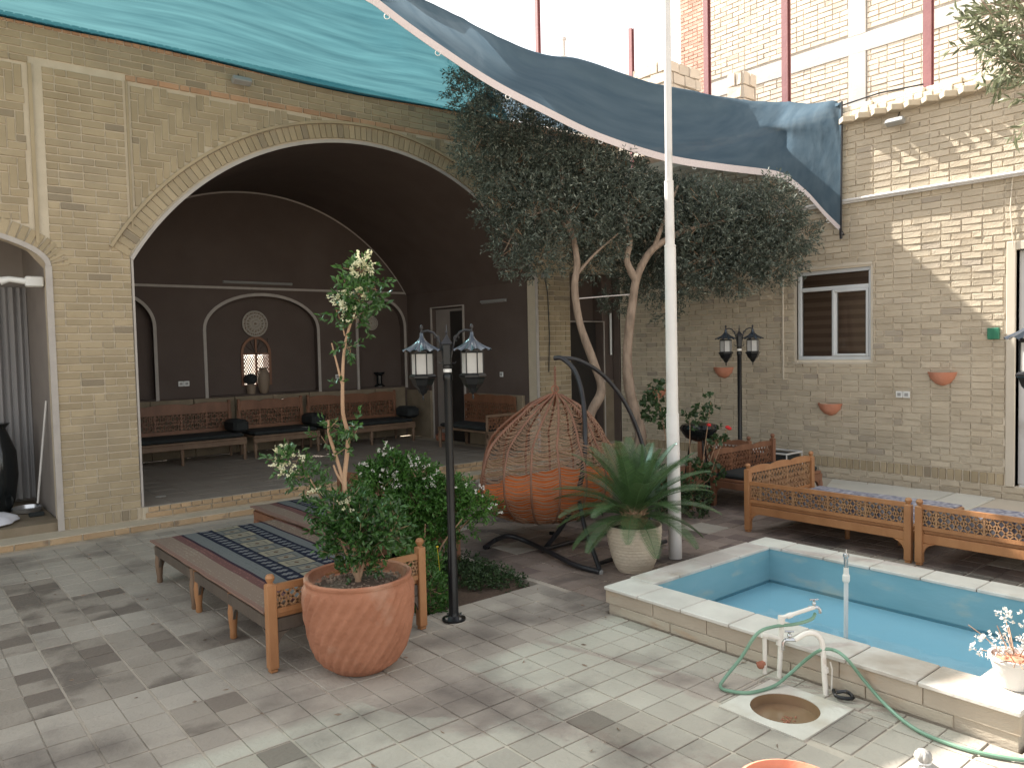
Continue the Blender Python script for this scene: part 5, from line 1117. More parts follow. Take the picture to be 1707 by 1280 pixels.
# ================================================================== WOODEN BEDS (takht)
def lattice(mb, p0, p1, z0, z1, nrm, pitch=.10, w_=.010, th=.012):
    p0, p1 = Vector((*p0, 0)), Vector((*p1, 0)); L_ = (p1-p0).length; u = (p1-p0).normalized(); H = z1-z0; nn = max(1, round(L_/pitch)); pt = L_/nn; N = Vector(nrm)
    P = lambda a, b: p0+u*a+Vector((0, 0, z0+b))
    def seg(a, b, c_, d):
        mb.ribbon([P(a, b)-N*th/2, P(c_, d)-N*th/2], w_, N, th)
    for i in range(nn):
        o = i*pt; fl_ = i % 2
        for (a, b, c_, d) in ((0, 0, .5, .5), (.5, .5, 1, 0), (0, 1, .5, .5), (.5, .5, 1, 1), (0, .5, .5, 0), (.5, 0, 1, .5), (0, .5, .5, 1), (.5, 1, 1, .5), (.25, .25, .25, .75), (.75, .25, .75, .75)):
            if fl_ and a in (.25, .75): a, b, c_, d = .3, a, .7, a
            seg(o+a*pt, b*H, o+c_*pt, d*H)
    for i in range(0, nn+1, 3): mb.ribbon([P(min(i*pt, L_), 0)-N*th/2*1.2, P(min(i*pt, L_), H)-N*th/2*1.2], w_*1.5, N, th*1.2)
def post(mb, x, y, h, s=.022, ball=True):
    mb.cbox(x-s, x+s, y-s, y+s, 0.02, h-.055, .004)
    mb.cbox(x-s*.8, x+s*.8, y-s*.8, y+s*.8, 0, .02, .004)
    if ball: mb.lathe([(s*.75, h-.055), (s*.5, h-.048), (s*.85, h-.035), (s*1.0, h-.02), (s*.7, h-.005), (.002, h)], (x, y, 0), 10, cap=False)
def scal(mb, p0, p1, z0, z1, th, amp=.02, n=24):
    """rail with a scalloped top"""
    p0, p1 = np.array(p0), np.array(p1); u = p1-p0; nrm = np.array((-u[1], u[0]))/np.linalg.norm(u)*th/2; vs = []; fs = []
    for i in range(n+1):
        t = i/n; p = p0+u*t; zt = z1+amp*(abs(math.sin(math.pi*t*3))**.6-.6)
        for s_, z in ((-1, z0), (-1, zt), (1, zt), (1, z0)): vs.append((p[0]+s_*nrm[0], p[1]+s_*nrm[1], z))
    for i in range(n):
        for k in range(4): fs.append((i*4+k, i*4+4+k, i*4+4+(k+1) % 4, i*4+(k+1) % 4))
    fs += [(0, 1, 2, 3), (n*4+3, n*4+2, n*4+1, n*4)]; mb.add(vs, fs)
def bed_(label, x0, x1, y0, y1, sz, wood, rails, highs, low_posts, lat='lattice_wood', grp='carved wooden daybeds', ah=.0, brackets=True, name='wooden_daybed', scallop=True):
    """rails: list of (edge, ztop) edge in 'xyXY' = low-x, low-y, high-x, high-y; highs: [(x,y,h)]"""
    t_ = thing(name, label, 'daybed', ((x0+x1)/2, (y0+y1)/2, 0), group=grp)
    mb = MB(); mb.cbox(x0+.01, x1-.01, y0+.01, y1-.01, sz-.03, sz); mb.build('seat', wood, t_)
    mb = MB(); a = .022
    for q in ((x0-.0, x0+a, y0+a, y1-a), (x1-a, x1, y0+a, y1-a), (x0+a, x1-a, y0, y0+a), (x0+a, x1-a, y1-a, y1)): mb.cbox(*q, sz-.10, sz-.031, .004)
    for (px_, py_, h) in (highs+low_posts if brackets else []):     # curved brackets under the apron
        for dx, dy in ((1, 0), (-1, 0), (0, 1), (0, -1)):
            ex, ey = px_+dx*.10, py_+dy*.10
            if not (x0-.01 <= ex <= x1+.01 and y0-.01 <= ey <= y1+.01): continue
            if dx and not (abs(py_-y0) < .05 or abs(py_-y1) < .05): continue
            if dy and not (abs(px_-x0) < .05 or abs(px_-x1) < .05): continue
            pts = [(0, sz-.10), (.11, sz-.10), (.07, sz-.115), (.045, sz-.14), (.03, sz-.175), (.02, sz-.21), (0, sz-.21)]
            nx, ny = (-dy*.009, dx*.009); vs = [(px_+dx*p+sg*nx, py_+dy*p+sg*ny, z) for sg in (-1, 1) for p, z in pts]; n = len(pts)
            mb.add(vs, [tuple(range(n)), tuple(range(2*n-1, n-1, -1))]+[(i, (i+1) % n, n+(i+1) % n, n+i) for i in range(n)])
    mb.build('apron', 'apron_dark' if x1 < 3 else wood, t_)
    for (px_, py_, h) in highs: mb = MB(); post(mb, px_, py_, h, .026); mb.build('leg', wood, t_, 40)
    for (px_, py_, h) in low_posts: mb = MB(); mb.lathe([(.016, 0), (.022, .01), (.020, .05), (.026, .10), (.030, .16), (.024, .2), (.026, sz-.03)], (px_, py_, 0), 10); mb.build('leg', wood, t_, 40)
    for edge, zt in rails:
        E_ = {'x': ((x0, y0), (x0, y1), (-1, 0, 0)), 'X': ((x1, y0), (x1, y1), (1, 0, 0)), 'y': ((x0, y0), (x1, y0), (0, -1, 0)), 'Y': ((x0, y1), (x1, y1), (0, 1, 0))}[edge]
        p0, p1, nn = E_; u = np.array(p1)-np.array(p0); u = u/np.linalg.norm(u); p0 = np.array(p0)+u*.024; p1 = np.array(p1)-u*.024
        mb = MB()
        if scallop and zt > sz+.2: scal(mb, p0, p1, zt-.075, zt-.02, .02); zz = zt-.08
        else: scal(mb, p0, p1, zt-.035, zt, .022, 0, 2); zz = zt-.037
        scal(mb, p0, p1, sz+.002, sz+.03, .02, 0, 2); ro = mb.build('rail', wood, t_)
        mb = MB(); lattice(mb, p0, p1, sz+.03, zz, nn, pitch=.105); mb.build('lattice', lat, ro)
    return t_
SZ = .31
bed_('orange wooden daybed behind the clay pot, striped rug on its seat', 1.585, 2.535, 3.985, 5.28, SZ, 'wood', [('y', .47)], [(1.59, 3.99, .53), (2.53, 3.99, .56)], [(1.61, 4.63, 0), (1.61, 5.26, 0), (2.5, 4.63, 0), (2.5, 5.26, 0)])
bed_('brown wooden daybed end with plain legs at the far left of the striped rug', 1.585, 2.535, 5.32, 6.2, SZ, 'wood_grey', [], [], [(1.61, 5.35, 0), (1.61, 6.16, 0), (2.5, 5.35, 0), (2.5, 6.16, 0)])
bed_('reddish carved daybed mostly hidden by the jasmine tree and bush', 2.62, 3.50, 4.95, 6.9, SZ, 'wood_red', [('y', .56), ('X', .56)], [(2.64, 4.96, .56), (3.48, 4.96, .58), (3.48, 6.88, .58)], [(2.64, 6.88, 0)], 'wood_red')
def rug(label, x0, x1, y0, y1, z, matn, name='rug', drop=()):
    nx, ny = 30, 60; top_ = []
    for j in range(ny+1):
        for i in range(nx+1):
            x = x0+(x1-x0)*i/nx; y = y0+(y1-y0)*j/ny; top_.append((x+.006*noise.noise(Vector((y*4, 1, x))), y, z+.012+.007*noise.noise(Vector((x*5, y*3, 2)))))
    fs = [(j*(nx+1)+i, j*(nx+1)+i+1, (j+1)*(nx+1)+i+1, (j+1)*(nx+1)+i) for j in range(ny) for i in range(nx)]
    b = [(v[0], v[1], v[2]-.012) for v in top_]; n = len(top_); fs2 = [tuple(n+q for q in f[::-1]) for f in fs]
    e_ = [(i, i+1) for i in range(nx)]+[(ny*(nx+1)+i+1, ny*(nx+1)+i) for i in range(nx)]+[((j+1)*(nx+1), j*(nx+1)) for j in range(ny)]+[(j*(nx+1)+nx, (j+1)*(nx+1)+nx) for j in range(ny)]
    mb = MB(); mb.add(top_+b, fs+fs2+[(b_, a_, n+a_, n+b_) for a_, b_ in e_]); return tag(mb.build(name, matn, None, 60), label, 'rug')
rug('striped kilim rug in red, cream and navy covering the bed behind the clay pot', 1.565, 2.55, 4.03, 6.21, SZ-.001, 'rug_stripes')
rug('striped kilim rug on the half-hidden bed behind the jasmine tree', 2.60, 3.47, 5.0, 6.92, SZ-.001, 'rug_stripes_b')
mb = MB(); mb.tube([(1.60+.1*k, 4.035+.004*math.sin(k), SZ+.03) for k in range(9)], .020, 8); tag(mb.build('rug_roll', 'rug_stripes', None, 60), 'rolled-up front edge of the striped rug behind the carved rail', 'rug roll')
S2 = .27
bed_('orange carved daybed with high scalloped back, left one beside the pool', 6.03, 7.10, 2.62, 4.03, S2, 'wood', [('x', .46), ('Y', .60)], [(6.03, 4.03, .62), (7.10, 4.03, .62), (6.03, 2.63, .50)], [(7.08, 2.65, 0), (6.4, 3.3, 0), (6.5, 2.9, 0)])
bed_('orange carved daybed beside the pool, cut off by the right photo edge', 6.03, 7.10, 1.12, 2.56, S2, 'wood', [('x', .46)], [(6.03, 2.55, .50), (6.03, 1.13, .50)], [(7.08, 2.5, 0), (7.08, 1.15, 0), (6.4, 1.9, 0)])
for lab, y0, y1 in (('grey-blue printed bedspread on the left pool-side daybed', 2.66, 3.95), ('grey-blue printed bedspread on the right pool-side daybed', 1.15, 2.53)):
    rug(lab, 6.06, 7.12, y0, y1, S2-.001, 'cloth_blue', 'bedspread')
    mb = MB(); vs = []; n = 40
    for i in range(n+1):
        y = y0+(y1-y0)*i/n
        for z in (S2+.014, S2+.10, S2+.17): vs.append((6.055+.006*math.sin(i*.9), y, z))
    mb.add(vs, [(i*3+k, i*3+3+k, i*3+4+k, i*3+1+k) for i in range(n) for k in range(2)]); tag(mb.build('hanging_cloth', 'cloth_blue'), lab.replace('bedspread on', 'cloth tucked behind the carved side rail of'), 'cloth')
bed_('dark red-brown carved bench beyond the flagpole, facing the pool beds', 6.45, 7.5, 5.0, 5.65, .30, 'wood_red', [('X', .62), ('y', .45)], [(7.5, 5.0, .66), (7.5, 5.65, .66), (6.45, 5.0, .5)], [(6.47, 5.63, 0)], 'wood_red')
tb = bed_('red-brown carved bench behind the pool-side beds, left of the far lamp', 6.75, 7.9, 4.35, 4.95, .30, 'wood_red', [('Y', .60)], [(6.77, 4.94, .62), (7.88, 4.94, .66)], [(6.77, 4.37, 0), (7.88, 4.37, 0), (7.3, 4.37, 0)], 'wood_red')
mb = MB(); mb.cbox(6.78, 7.86, 4.38, 4.92, .302, .35, .015); tag(mb.build('seat_pad', 'black_cloth'), 'black seat pad on the red-brown bench behind the pool beds', 'cushion')
# iwan benches
def bench(label, cl_, x0, x1, y0, y1, z0=ZF, side=None):
    t_ = thing('carved_bench', label, 'bench', ((x0+x1)/2, y0, z0), group='carved benches in the arched hall')
    h = z0+.32; mb = MB(); mb.cbox(x0, x1, y0, y1, h-.03, h); mb.cbox(x0, x1, y0, y0+.025, h-.1, h-.031); mb.build('seat', 'wood_grey', t_)
    for px_, py_ in ((x0+.03, y0+.03), (x1-.03, y0+.03), ((x0+x1)/2, y0+.03), (x0+.03, y1-.03), (x1-.03, y1-.03)): mb = MB(); mb.lathe([(.018, 0), (.024, .02), (.02, .06), (.032, .16), (.024, .2), (.035, .29)], (px_, py_, z0), 8); mb.build('leg', 'wood_grey', t_, 40)
    if side == 'X':
        mb = MB(); scal(mb, (x1-.02, y0), (x1-.02, y1), z0+.68, z0+.80, .025); scal(mb, (x1-.02, y0), (x1-.02, y1), z0+.36, z0+.42, .025, 0, 2); r_ = mb.build('backrest', 'wood_red', t_); mb = MB(); lattice(mb, (x1-.02, y0), (x1-.02, y1), z0+.42, z0+.68, (-1, 0, 0)); mb.build('lattice', 'wood_red', r_)
        mb = MB(); mb.cbox(x0, x1, y0, y0+.03, z0+.52, z0+.56); mb.cbox(x0, x0+.035, y0, y0+.03, z0, z0+.52); r_ = mb.build('armrest', 'wood_grey', t_); mb = MB(); lattice(mb, (x0+.03, y0+.015), (x1, y0+.015), z0+.34, z0+.52, (0, -1, 0)); mb.build('lattice', 'wood_red', r_)
    else:
        mb = MB(); scal(mb, (x0, y1), (x1, y1), z0+.66, z0+.80, .025, .03); scal(mb, (x0, y1), (x1, y1), z0+.38, z0+.43, .025, 0, 2); post(mb, x0+.02, y1, .0, .02, False) if 0 else None
        mb.cbox(x0, x0+.045, y1-.02, y1+.02, z0+.32, z0+.83); mb.cbox(x1-.045, x1, y1-.02, y1+.02, z0+.32, z0+.83); r_ = mb.build('backrest', 'wood_red', t_); mb = MB(); lattice(mb, (x0, y1), (x1, y1), z0+.43, z0+.66, (0, -1, 0), .12, .014); mb.build('lattice', 'wood_red', r_)
    mb = MB(); mb.cbox(x0+.02, x1-.03, y0+.02, y1-.03, h+.002, h+.055, .02); c_ = tag(mb.build('seat_cushion', 'black_cloth'), 'thin black cushion on the '+cl_, 'cushion', 'black bench cushions'); return t_
bench('carved bench along the back wall, leftmost, beside the brick pillar', 'leftmost bench of the back wall', 2.35, 4.12, 10.98, 11.6)
bench('short carved bench in the middle of the back wall below the vase', 'short middle bench of the back wall', 4.22, 5.25, 10.98, 11.6)
bench('long carved bench at the right of the back wall', 'right bench of the back wall', 5.33, 6.95, 10.98, 11.6)
bench('carved bench against the right side wall of the hall with an open armrest', 'bench by the right side wall of the hall', 6.72, 7.28, 8.75, 10.0, side='X')
for x, lab in ((4.08, 'black bolster between the leftmost and the middle hall benches'), (5.28, 'black bolster between the middle and the right hall benches'), (6.98, 'black bolster in the back right corner of the hall')):
    mb = MB(); mb.cbox(x-.11, x+.11, 11.05, 11.5, ZF+.38, ZF+.56, .04); tag(mb.build('bolster', 'black_cloth', None, 40), lab, 'cushion', 'black bolsters')

# ================================================================== hall decoration
def medal(name, label, x, z, r_, y):
    t_ = thing(name, label, 'wall ornament', (x, y, z), group='round lace medallions'); mb = MB()
    for q in (1, .74, .40, .16): mb.tube([(x+r_*q*.96*math.cos(a), y, z+r_*q*.96*math.sin(a)) for a in np.linspace(0, 2*math.pi, 37)], r_*.07, 5, False)
    for k in range(16):
        a = k*math.pi/8; c_ = (x+r_*.86*math.cos(a), z+r_*.86*math.sin(a)); mb.tube([(c_[0]+r_*.12*math.cos(b), y-.003, c_[1]+r_*.12*math.sin(b)) for b in np.linspace(0, 6.283, 9)], r_*.035, 4, False)
        mb.tube([(x+r_*.16*math.cos(a), y, z+r_*.16*math.sin(a)), (x+r_*.74*math.cos(a+.2), y, z+r_*.74*math.sin(a+.2))], r_*.05, 4); mb.tube([(x+r_*.4*math.cos(a), y, z+r_*.4*math.sin(a)), (x+r_*.74*math.cos(a-.2), y, z+r_*.74*math.sin(a-.2))], r_*.05, 4)
    mb.build('lace', 'lace', t_)
    mb = MB(); mb.lathe([(r_*.9, 0), (r_*.9, .006)], (0, 0, 0), 24); mb.v = [(x+v[0], y+.02-v[2], z+v[1]) for v in mb.v]; mb.build('backing', 'vase_tan', t_)
medal('lace_medallion', 'large round lace medallion above the small latticed window', 4.67, 2.155, .20, YB+.13)
medal('lace_medallion', 'smaller dim round lace medallion in the right niche of the hall', 6.72, 2.17, .12, YB+.13)
for lab, pts in (('fluorescent tube lamp on the back wall above the middle niche', [(4.15, YB-.03, 2.775), (5.23, YB-.03, 2.775)]), ('fluorescent tube lamp on the right side wall of the hall', [(XB-.03, 9.62, 2.41), (XB-.03, 9.02, 2.40)])):
    t_ = thing('tube_lamp', lab, 'lamp', pts[0], group='unlit tube lamps'); a, b = np.array(pts[0]), np.array(pts[1]); mb = MB(); mb.tube([a, b], .017, 8); mb.build('tube', 'grey_plastic', t_, 40)
    mb = MB(); lo, hi = np.minimum(a, b), np.maximum(a, b); e2 = np.array((0, .028, 0)) if abs(a[1]-b[1]) < .01 else np.array((.028, 0, 0)); lo = lo-np.array((.005, .005, .02)); hi = hi+np.array((.005, .005, .02)); lo = lo+e2*.6; hi = hi+e2*.6; mb.box(lo[0], hi[0], lo[1], hi[1], lo[2], hi[2]); mb.build('housing', 'grey_plastic', t_)
def socket(label, p, ax, n=1, m_='white_plastic'):
    t_ = thing('wall_socket', label, 'socket', p, group='white wall sockets'); w_ = .075
    for k in range(n):
        mb = MB(); o = k*(w_+.005)
        if ax == 'y': mb.cbox(p[0]+o, p[0]+o+w_, p[1]-.014, p[1], p[2]-.037, p[2]+.037, .003); mb2 = MB(); mb2.box(p[0]+o+.018, p[0]+o+w_-.018, p[1]-.016, p[1]-.0135, p[2]-.018, p[2]+.018)
        else: mb.cbox(p[0]-.014, p[0], p[1]-o-w_, p[1]-o, p[2]-.037, p[2]+.037, .003); mb2 = MB(); mb2.box(p[0]-.016, p[0]-.0135, p[1]-o-w_+.018, p[1]-o-.018, p[2]-.018, p[2]+.018)
        f_ = mb.build('faceplate', m_, t_); mb2.build('outlet', 'grey_plastic', f_)
p = PY(297, 640, YB); socket('double white socket on the back wall left of the middle niche', (p[0], YB, p[2]), 'y', 2)
p = PY(559, 628, YB); socket('single white socket on the back wall between the niches', (p[0], YB, p[2]), 'y', 1)
p = PX(834, 624, XB); socket('small socket on the right side wall of the hall', (XB, p[1], p[2]), 'x', 1)
p = PX(1495, 657, XW); socket('double white socket on the beige brick wall below the window', (XW-.014, p[1], p[2]), 'x', 2)
def jar(name, label, prof, c, m_, cat='vase', n=20): mb = MB(); mb.lathe(prof, c, n); return tag(mb.build(name, m_, None, 40), label, cat)
p = PY(440, 650, YB+.06); jar('vase', 'slim tan vase standing before the small latticed window', [(.05, 0), (.075, .05), (.095, .2), (.09, .3), (.06, .36), (.05, .37), (.075, .40)], (p[0], YB+.06, 1.074), 'vase_tan')
p = PY(418, 650, YB+.08); t_ = thing('bushy_ornament', 'dark bushy ornament beside the slim tan vase', 'ornament', (p[0], YB+.08, 1.074)); jj = MB(); jj.lathe([(.06, 0), (.07, .12), (.04, .16)], (p[0], YB+.06, 1.074), 12); jj.build('base', 'vase_tan', t_)
mb = MB(); mb.ball((p[0], YB+.06, 1.30), .10, 14, 8, .9, .12); mb.build('top', 'black_cloth', t_)
p = PY(632, 640, YB+.08); mb = MB(); mb.lathe([(.09, 0), (.09, .02), (.05, .05), (.05, .19), (.09, .22), (.1, .25)], (p[0], YB+.07, 1.074), 8); tag(mb.build('dark_stand', 'black_gloss'), 'small black waisted stand on the ledge of the right niche', 'ornament')
mb = MB(); mb.box(6.90, 7.05, 9.95, 10.05, ZF, ZF+.02); q = G(736, 735, ZF)
mb = MB(); mb.lathe([(.05, 0), (.09, .02), (.10, .10), (.06, .13), (.03, .14)], (q[0], q[1], ZF), 8); tag(mb.build('red_toy', 'rust'), 'small dark red object on the hall floor behind the lamp pole', 'toy')
q = G(268, 828, ZF); mb = MB(); mb.lathe([(.05, 0), (.055, .004), (.03, .006)], (q[0], q[1], ZF+.001), 16); tag(mb.build('floor_drain', 'coping'), 'small round pale drain cover in the hall floor near its edge', 'drain')

# alcove things
def wavy(x0, x1, y, z0, z1):
    mb = MB(); n = 60; vs = []
    for i in range(n+1): x = x0+(x1-x0)*i/n; yy_ = y+.025*math.sin(i*.9)+.01*math.sin(i*.37); vs += [(x, yy_, z0), (x, yy_, z1)]
    mb.add(vs, [(i*2, i*2+2, i*2+3, i*2+1) for i in range(n)]); return mb
tag(wavy(.75, 1.33, 9.75, .2, 2.45).build('curtain', 'curtain', None, True), 'grey-white curtain hanging at the back of the left arch', 'curtain')
q = PY(4, 750, 9.3); zt_ = PY(4, 705, 9.3)[2]; jar('urn', 'large glossy black urn standing in the left arch', [(a_*.85, b_*(zt_-.15)/.53) for a_, b_ in ((.10, 0), (.16, .08), (.20, .22), (.19, .36), (.12, .46), (.09, .5), (.14, .53))], (q[0]-.04, 9.3, .15), 'black_gloss')
b0 = (1.24, 9.0, .15); bt = thing('broom', 'long-handled broom leaning on the wall of the left arch', 'broom', b0)
p0, p1 = PY(63, 838, 8.85), PX(77, 668, 1.325); mb = MB(); mb.tube([p0, p1], .010, 8); mb.build('handle', 'white_paint', bt)
mb = MB(); mb.cbox(p0[0]-.08, p0[0]+.05, p0[1]-.03, p0[1]+.03, .152, .19); mb.build('head', 'black_cloth', bt)
q = G(45, 852, .16); mb = MB(); mb.lathe([(.10, 0), (.13, .01), (.135, .05), (.13, .055), (.12, .02)], (q[0], q[1], .152), 20); tag(mb.build('dustpan', 'chrome', None, 40), 'grey metal dustpan on the floor of the left arch', 'dustpan')
q = G(5, 885, .10); mb = MB(); n = 20; prof = [(.20, 0), (.24, .02), (.22, .06), (.15, .09), (.05, .105)]; mb.lathe(prof, (q[0]-.1, q[1]+.1, .155), 28, lambda a, z: 1+.10*math.sin(3*a)+.06*math.sin(7*a+z*30)); tag(mb.build('white_cloth', 'white_cloth', None, 50), 'crumpled white cloth on the step at the left edge', 'cloth')
q = G(2, 840, .15); mb = MB(); mb.lathe([(.10, 0), (.13, .03), (.10, .08), (.03, .10)], (q[0]-.03, q[1], .152), 20, lambda a, z: 1+.12*math.sin(4*a)+.05*math.sin(9*a+z*50)); tag(mb.build('plastic_bag', 'sack', None, 50), 'white plastic bag beside the black urn', 'bag')
p = PY(35, 455, 8.75); mb = MB(); mb.cbox(1.17, 1.32, 8.55, 8.62, 2.37, 2.47, .01); mb.tube([(1.18, 8.58, 2.42), (1.05, 8.62, 2.44), (.98, 8.64, 2.42)], [.03, .028, .04], 10); tag(mb.build('security_camera', 'white_plastic', None, 40), 'white camera mounted at the top right of the left arch', 'camera')

# facade fittings
def flood(label, p, d, cord=None, matn='grey_plastic'):
    t_ = thing('flood_light', label, 'flood light', tuple(p), group='small flood lights'); p = np.array(p); d = np.array(d, float); sd_ = np.cross(d, (0, 0, 1)); mb = MB()
    rz_ = math.atan2(sd_[1], sd_[0]); rot = Matrix.Rotation(rz_, 3, 'Z'); mb.cbox(p[0]-.10, p[0]+.10, p[1]-.04, p[1]+.04, p[2]-.03, p[2]+.03, .008, rot@Matrix.Rotation(R(25), 3, 'X')); mb.build('housing', matn, t_)
    mb = MB(); mb.tube([p+np.array((0, 0, .02)), p-d*.08+np.array((0, 0, .07)), p-d*.11+np.array((0, 0, .12))], .006, 6); mb.build('bracket', 'metal_dark', t_)
p = PY(403, 135, YF-.1); flood('small flood light high on the arched facade under the teal net', p, (0, -1, 0))
p = PX(1492, 203, XW-.16); flood('small grey flood light under the sawtooth cornice', p, (-1, 0, 0))
p = PX(1658, 556, XW); mb = MB(); mb.cbox(XW-.05, XW-.008, p[1]-.055, p[1]+.055, p[2]-.06, p[2]+.06, .006); mb.box(XW-.054, XW-.049, p[1]-.003, p[1]+.003, p[2]-.05, p[2]+.05); tag(mb.build('green_box', 'green_box'), 'square dark green box on the wall beside the door frame', 'box')
bowls = [((1208, 612), 'terracotta wall bowl highest and leftmost, behind the far lamp'), ((1385, 672), 'terracotta wall bowl lowest, below the window'), ((1572, 620), 'terracotta wall bowl right of the window, above the socket'), ((1098, 648), 'terracotta wall bowl half hidden by the geranium leaves, left of the flagpole')]
for (u, v), lab in bowls:
    p = PX(u, v, XW); mb = MB(); mb.lathe([(a_*1.25, b_*1.2) for a_, b_ in ((.012, -.125), (.06, -.105), (.10, -.06), (.118, -.01), (.122, 0), (.112, .0), (.10, -.03), (.05, -.08), (.01, -.09))], (XW-.002, p[1], p[2]), 20, a0=math.pi/2, a1=3*math.pi/2, cap=False)
    tag(mb.build('wall_bowl', 'terracotta_plain', None, 40), lab, 'wall planter', 'half-round terracotta wall bowls')
# floor panels
for k, (c4, lab) in enumerate((([(8.32, 4.55), (8.95, 4.80), (9.0, 4.40), (8.38, 4.10)], 'white board on the ground nearest the carved bed corner'), ([(8.30, 4.12), (9.0, 4.38), (9.02, 3.45), (8.12, 3.42)], 'large white board lying in the middle along the beige wall'), ([(8.12, 3.40), (9.02, 3.43), (9.0, 3.05), (8.02, 3.02)], 'small square white board at the right end of the boards on the ground'))):
    mb = MB(); z0_, z1_ = .008, .022+.001*k; vs = [(a, b, z) for z in (z0_, z1_) for a, b in c4]; mb.add(vs, [(3, 2, 1, 0), (4, 5, 6, 7)]+[(i, (i+1) % 4, 4+(i+1) % 4, 4+i) for i in range(4)]); tag(mb.build('floor_board', 'panel_white'), lab, 'board', 'white boards lying by the wall')
# grill and geranium behind the pole
gg = (6.3, 5.15); p = D(1165, 716, gg); gt = thing('barbecue', 'black kettle barbecue half hidden behind the flagpole and leaves', 'barbecue', (p[0], p[1], 0))
mb = MB(); mb.lathe([(.05, p[2]-.12), (.14, p[2]-.08), (.19, p[2]), (.195, p[2]+.02), (.17, p[2]+.055), (.08, p[2]+.075), (.02, p[2]+.08)], (p[0], p[1], 0), 20); mb.build('bowl', 'black_gloss', gt, 40)
for k in range(3): a = k*2.1; mb = MB(); mb.tube([(p[0]+.08*math.cos(a), p[1]+.08*math.sin(a), p[2]-.08), (p[0]+.2*math.cos(a), p[1]+.2*math.sin(a), 0)], .010, 6); mb.build('leg', 'metal_black', gt)
ge = (6.0, 5.0); t_ = thing('geranium', 'straggly geranium with round leaves and a red flower behind the flagpole', 'plant', (6.1, 5.1, 0))
P, Dv, tp, tw = spray([clump(u, v, ge, r, r) for u, v, r in ((1170, 690, .07), (1185, 670, .05), (1150, 700, .07), (1095, 650, .08), (1085, 680, .09), (1195, 740, .07), (1160, 780, .10), (1190, 790, .08), (1200, 720, .04), (1100, 700, .09))], 150, 4, .05, .3); leaves_obj('foliage', P, Dv, .05, .045, 'leaf_dark', t_)['kind'] = 'stuff'
mb = MB()
for u, v in ((1185, 670), (1150, 700), (1095, 650), (1212, 712), (1175, 760), (1195, 735)): mb.tube([(6.1, 5.1, 0), D((1150+u)/2, 800, ge), D(u, v, ge)], .004, 5)
mb.build('stems', 'stem', t_)['kind'] = 'stuff'
mb = MB()
for u, v in ((1213, 712), (1182, 708), (1216, 714)): mb.ball(tuple(D(u, v, ge)), .022, 8, 5, .8, .2)
mb.build('flowers', 'petal_red', t_)
herb('shrub', 'dark leafy shrub between the flagpole and the red-brown bench', 'shrub', (6.0, 4.9, 0), [(6.0, 4.9, .25, .22, .22, .2), (5.9, 5.2, .35, .25, .2, .25), (6.2, 4.75, .15, .15, .15, .14), (5.5, 5.4, .3, .25, .25, .25)], 700, .045, .018, 'leaf_dark')
# black barrel / rack behind beds
mb = MB(); q0, q1 = G(1285, 800, .1), G(1370, 800, .1); mb.tube([(8.6, 6.3, .02), (8.6, 6.3, .32), (8.6, 5.2, .32), (8.6, 5.2, .02)], .012, 6); mb.tube([(8.95, 6.3, .02), (8.95, 6.3, .32), (8.95, 5.2, .32), (8.95, 5.2, .02)], .012, 6); mb.tube([(8.6, 5.75, .32), (8.95, 5.75, .32)], .012, 6); mb.tube([(8.6, 5.2, .32), (8.95, 5.2, .32)], .012, 6); mb.tube([(8.6, 6.3, .32), (8.95, 6.3, .32)], .012, 6)
tag(mb.build('metal_rack', 'white_paint'), 'low white metal frame on the ground against the beige wall behind the beds', 'rack')
mb = MB(); mb.box(8.62, 8.93, 5.22, 6.28, .05, .30); tag(mb.build('black_crate', 'black_cloth'), 'black box standing inside the low white metal frame', 'crate')
# flower pot on the pool corner
q = (3.80, 1.20); t_ = thing('potted_succulent', 'dry spindly plant in a small pale bowl pot on the sunny pool corner', 'potted plant', (*q, ZR))
mb = MB(); mb.lathe([(.05, 0), (.06, .005), (.085, .07), (.10, .12), (.108, .125), (.108, .14), (.095, .14), (.088, .115)], (*q, ZR), 28); mb.build('pot', 'concrete', t_, 40)
mb = MB(); mb.lathe([(.092, .12), (.001, .13)], (*q, ZR), 20, cap=False); mb.build('soil', 'terracotta_plain', t_)
mb = MB()
for k in range(26):
    a = random.uniform(0, 6.28); l = random.uniform(.10, .24); e1 = random.uniform(.2, 1.2); p = np.array((q[0]+.03*math.cos(a), q[1]+.03*math.sin(a), ZR+.12)); d0 = np.array((math.cos(a)*math.cos(e1), math.sin(a)*math.cos(e1), math.sin(e1))); mb.tube([p, p+d0*l*.6, p+d0*l+np.array((0, 0, -.01))], .0022, 4)
mb.build('stems', 'wicker_pale', t_)['kind'] = 'stuff'
P, Dv, tp, tw = spray([(q[0], q[1], ZR+.17, .10, .10, .05), (q[0]-.1, q[1]+.06, ZR+.19, .08, .08, .05), (q[0], q[1], ZR+.27, .10, .1, .06)], 60, 5, .02, .2); leaves_obj('foliage', P, Dv, .018, .010, 'petal_white', t_)['kind'] = 'stuff'
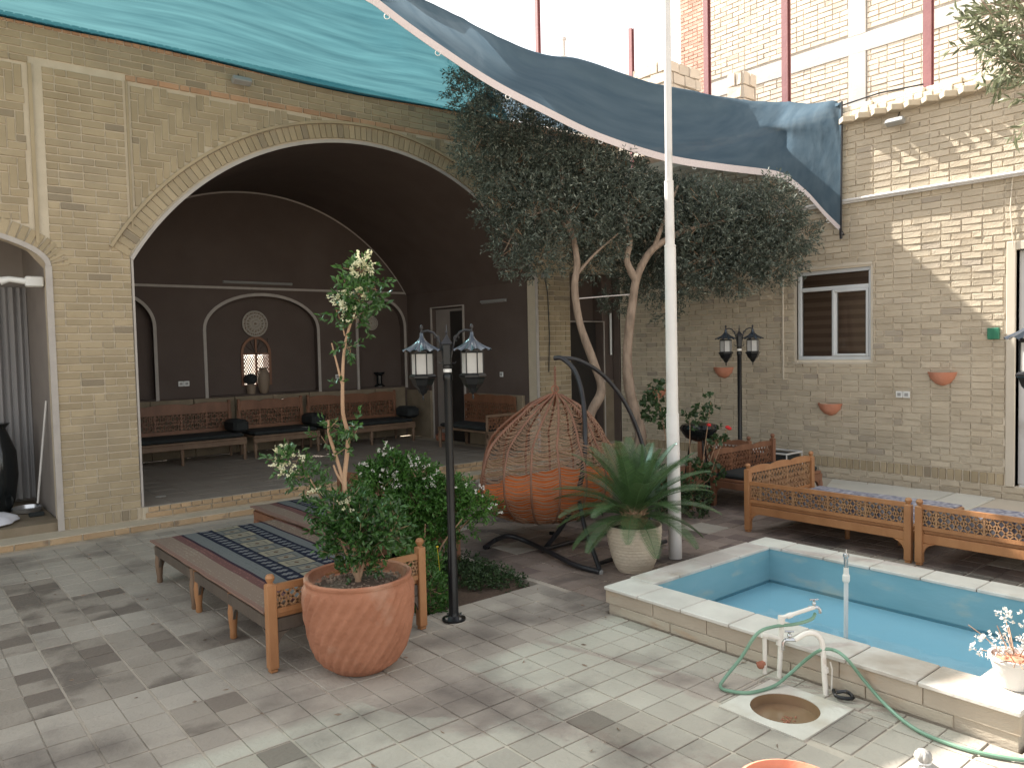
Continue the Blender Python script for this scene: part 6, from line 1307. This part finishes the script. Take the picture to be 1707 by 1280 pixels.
# things at the bottom edge
q = G(1290, 1262, .285); q = (q[0]-.634*.172, q[1]-.771*.172); mb = MB(); mb.lathe([(.11, 0), (.15, .1), (.17, .25), (.173, .28), (.16, .285), (.15, .26), (.001, .24)], (q[0], q[1], 0), 40); tag(mb.build('clay_pot', 'terracotta_plain', None, 40), 'orange clay pot at the bottom edge, only its rim showing', 'pot')
q = G(1508, 1262, .25); bg_ = thing('tied_sack', 'white and grey tied sack top at the bottom edge near the hose', 'sack', (q[0], q[1], 0))
mb = MB(); mb.lathe([(.10, 0), (.13, .08), (.11, .16), (.05, .22), (.02, .245), (.028, .262), (.022, .28), (.004, .29)], (q[0]+.03, q[1]-.05, 0), 28, lambda a, z: 1+.12*math.sin(7*a)+.05*math.sin(13*a+z*20)); mb.build('bag', 'sack', bg_, 60)
mb = MB(); mb.tube([(q[0]+.03+.022*math.cos(a), q[1]-.05+.022*math.sin(a), .245) for a in np.linspace(0, 6.283, 13)], .004, 5); mb.build('tie', 'white_plastic', bg_)
# electric cable down the pier
mb = MB(); mb.tube([PY(908, 462, YF-.03), PY(913, 490, YF-.03), PY(916, 560, YF-.03), PY(915, 620, YF-.03)], .008, 6); tag(mb.build('hanging_cable', 'metal_black'), 'dark cable hanging down the brick pier behind the chair stand', 'cable')
mb = MB(); mb.cbox(*(lambda p: (p[0]-.05, p[0]+.05, YF-.07, YF-.012, p[2]-.03, p[2]+.03))(PY(905, 460, YF)), .006); tag(mb.build('junction_box', 'grey_plastic'), 'small grey junction box at the top of the dark cable on the brick pier', 'box')
mb = MB(); mb.tube([(9.0, 8.47, 1.55), (9.0, 8.47, 2.2)], .018, 8); tag(mb.build('tube_light', 'white_plastic'), 'thin white tube light standing upright beside the dark doorway', 'lamp')
mb = MB(); mb.tube([D(963, 498, (5.75, 6.45)), D(1010, 494, (6.1, 6.3)), D(1050, 491, (6.45, 6.15))], .006, 5); tag(mb.build('clothes_line', 'steel_pale'), 'pale line tied between the two olive trunks', 'line')

# wind-blown leaves on the paving
pp = np.array([(RNG.uniform(.3, 5.2), RNG.uniform(1.2, 7.6), .004) for _ in range(150)]); pp = pp[[not any(inr(x, y, q_, -.03) for q_ in (POOL, SOIL, DRAIN)) for x, y, _ in pp]]
dd = RNG.normal(size=(len(pp), 3)); dd[:, 2] = np.abs(dd[:, 2])*.12
o = leaves_obj('fallen_leaves', pp, dd, .032, .011, 'bark'); tag(o, 'small dry leaves scattered over the courtyard paving', 'leaves', kind='stuff')
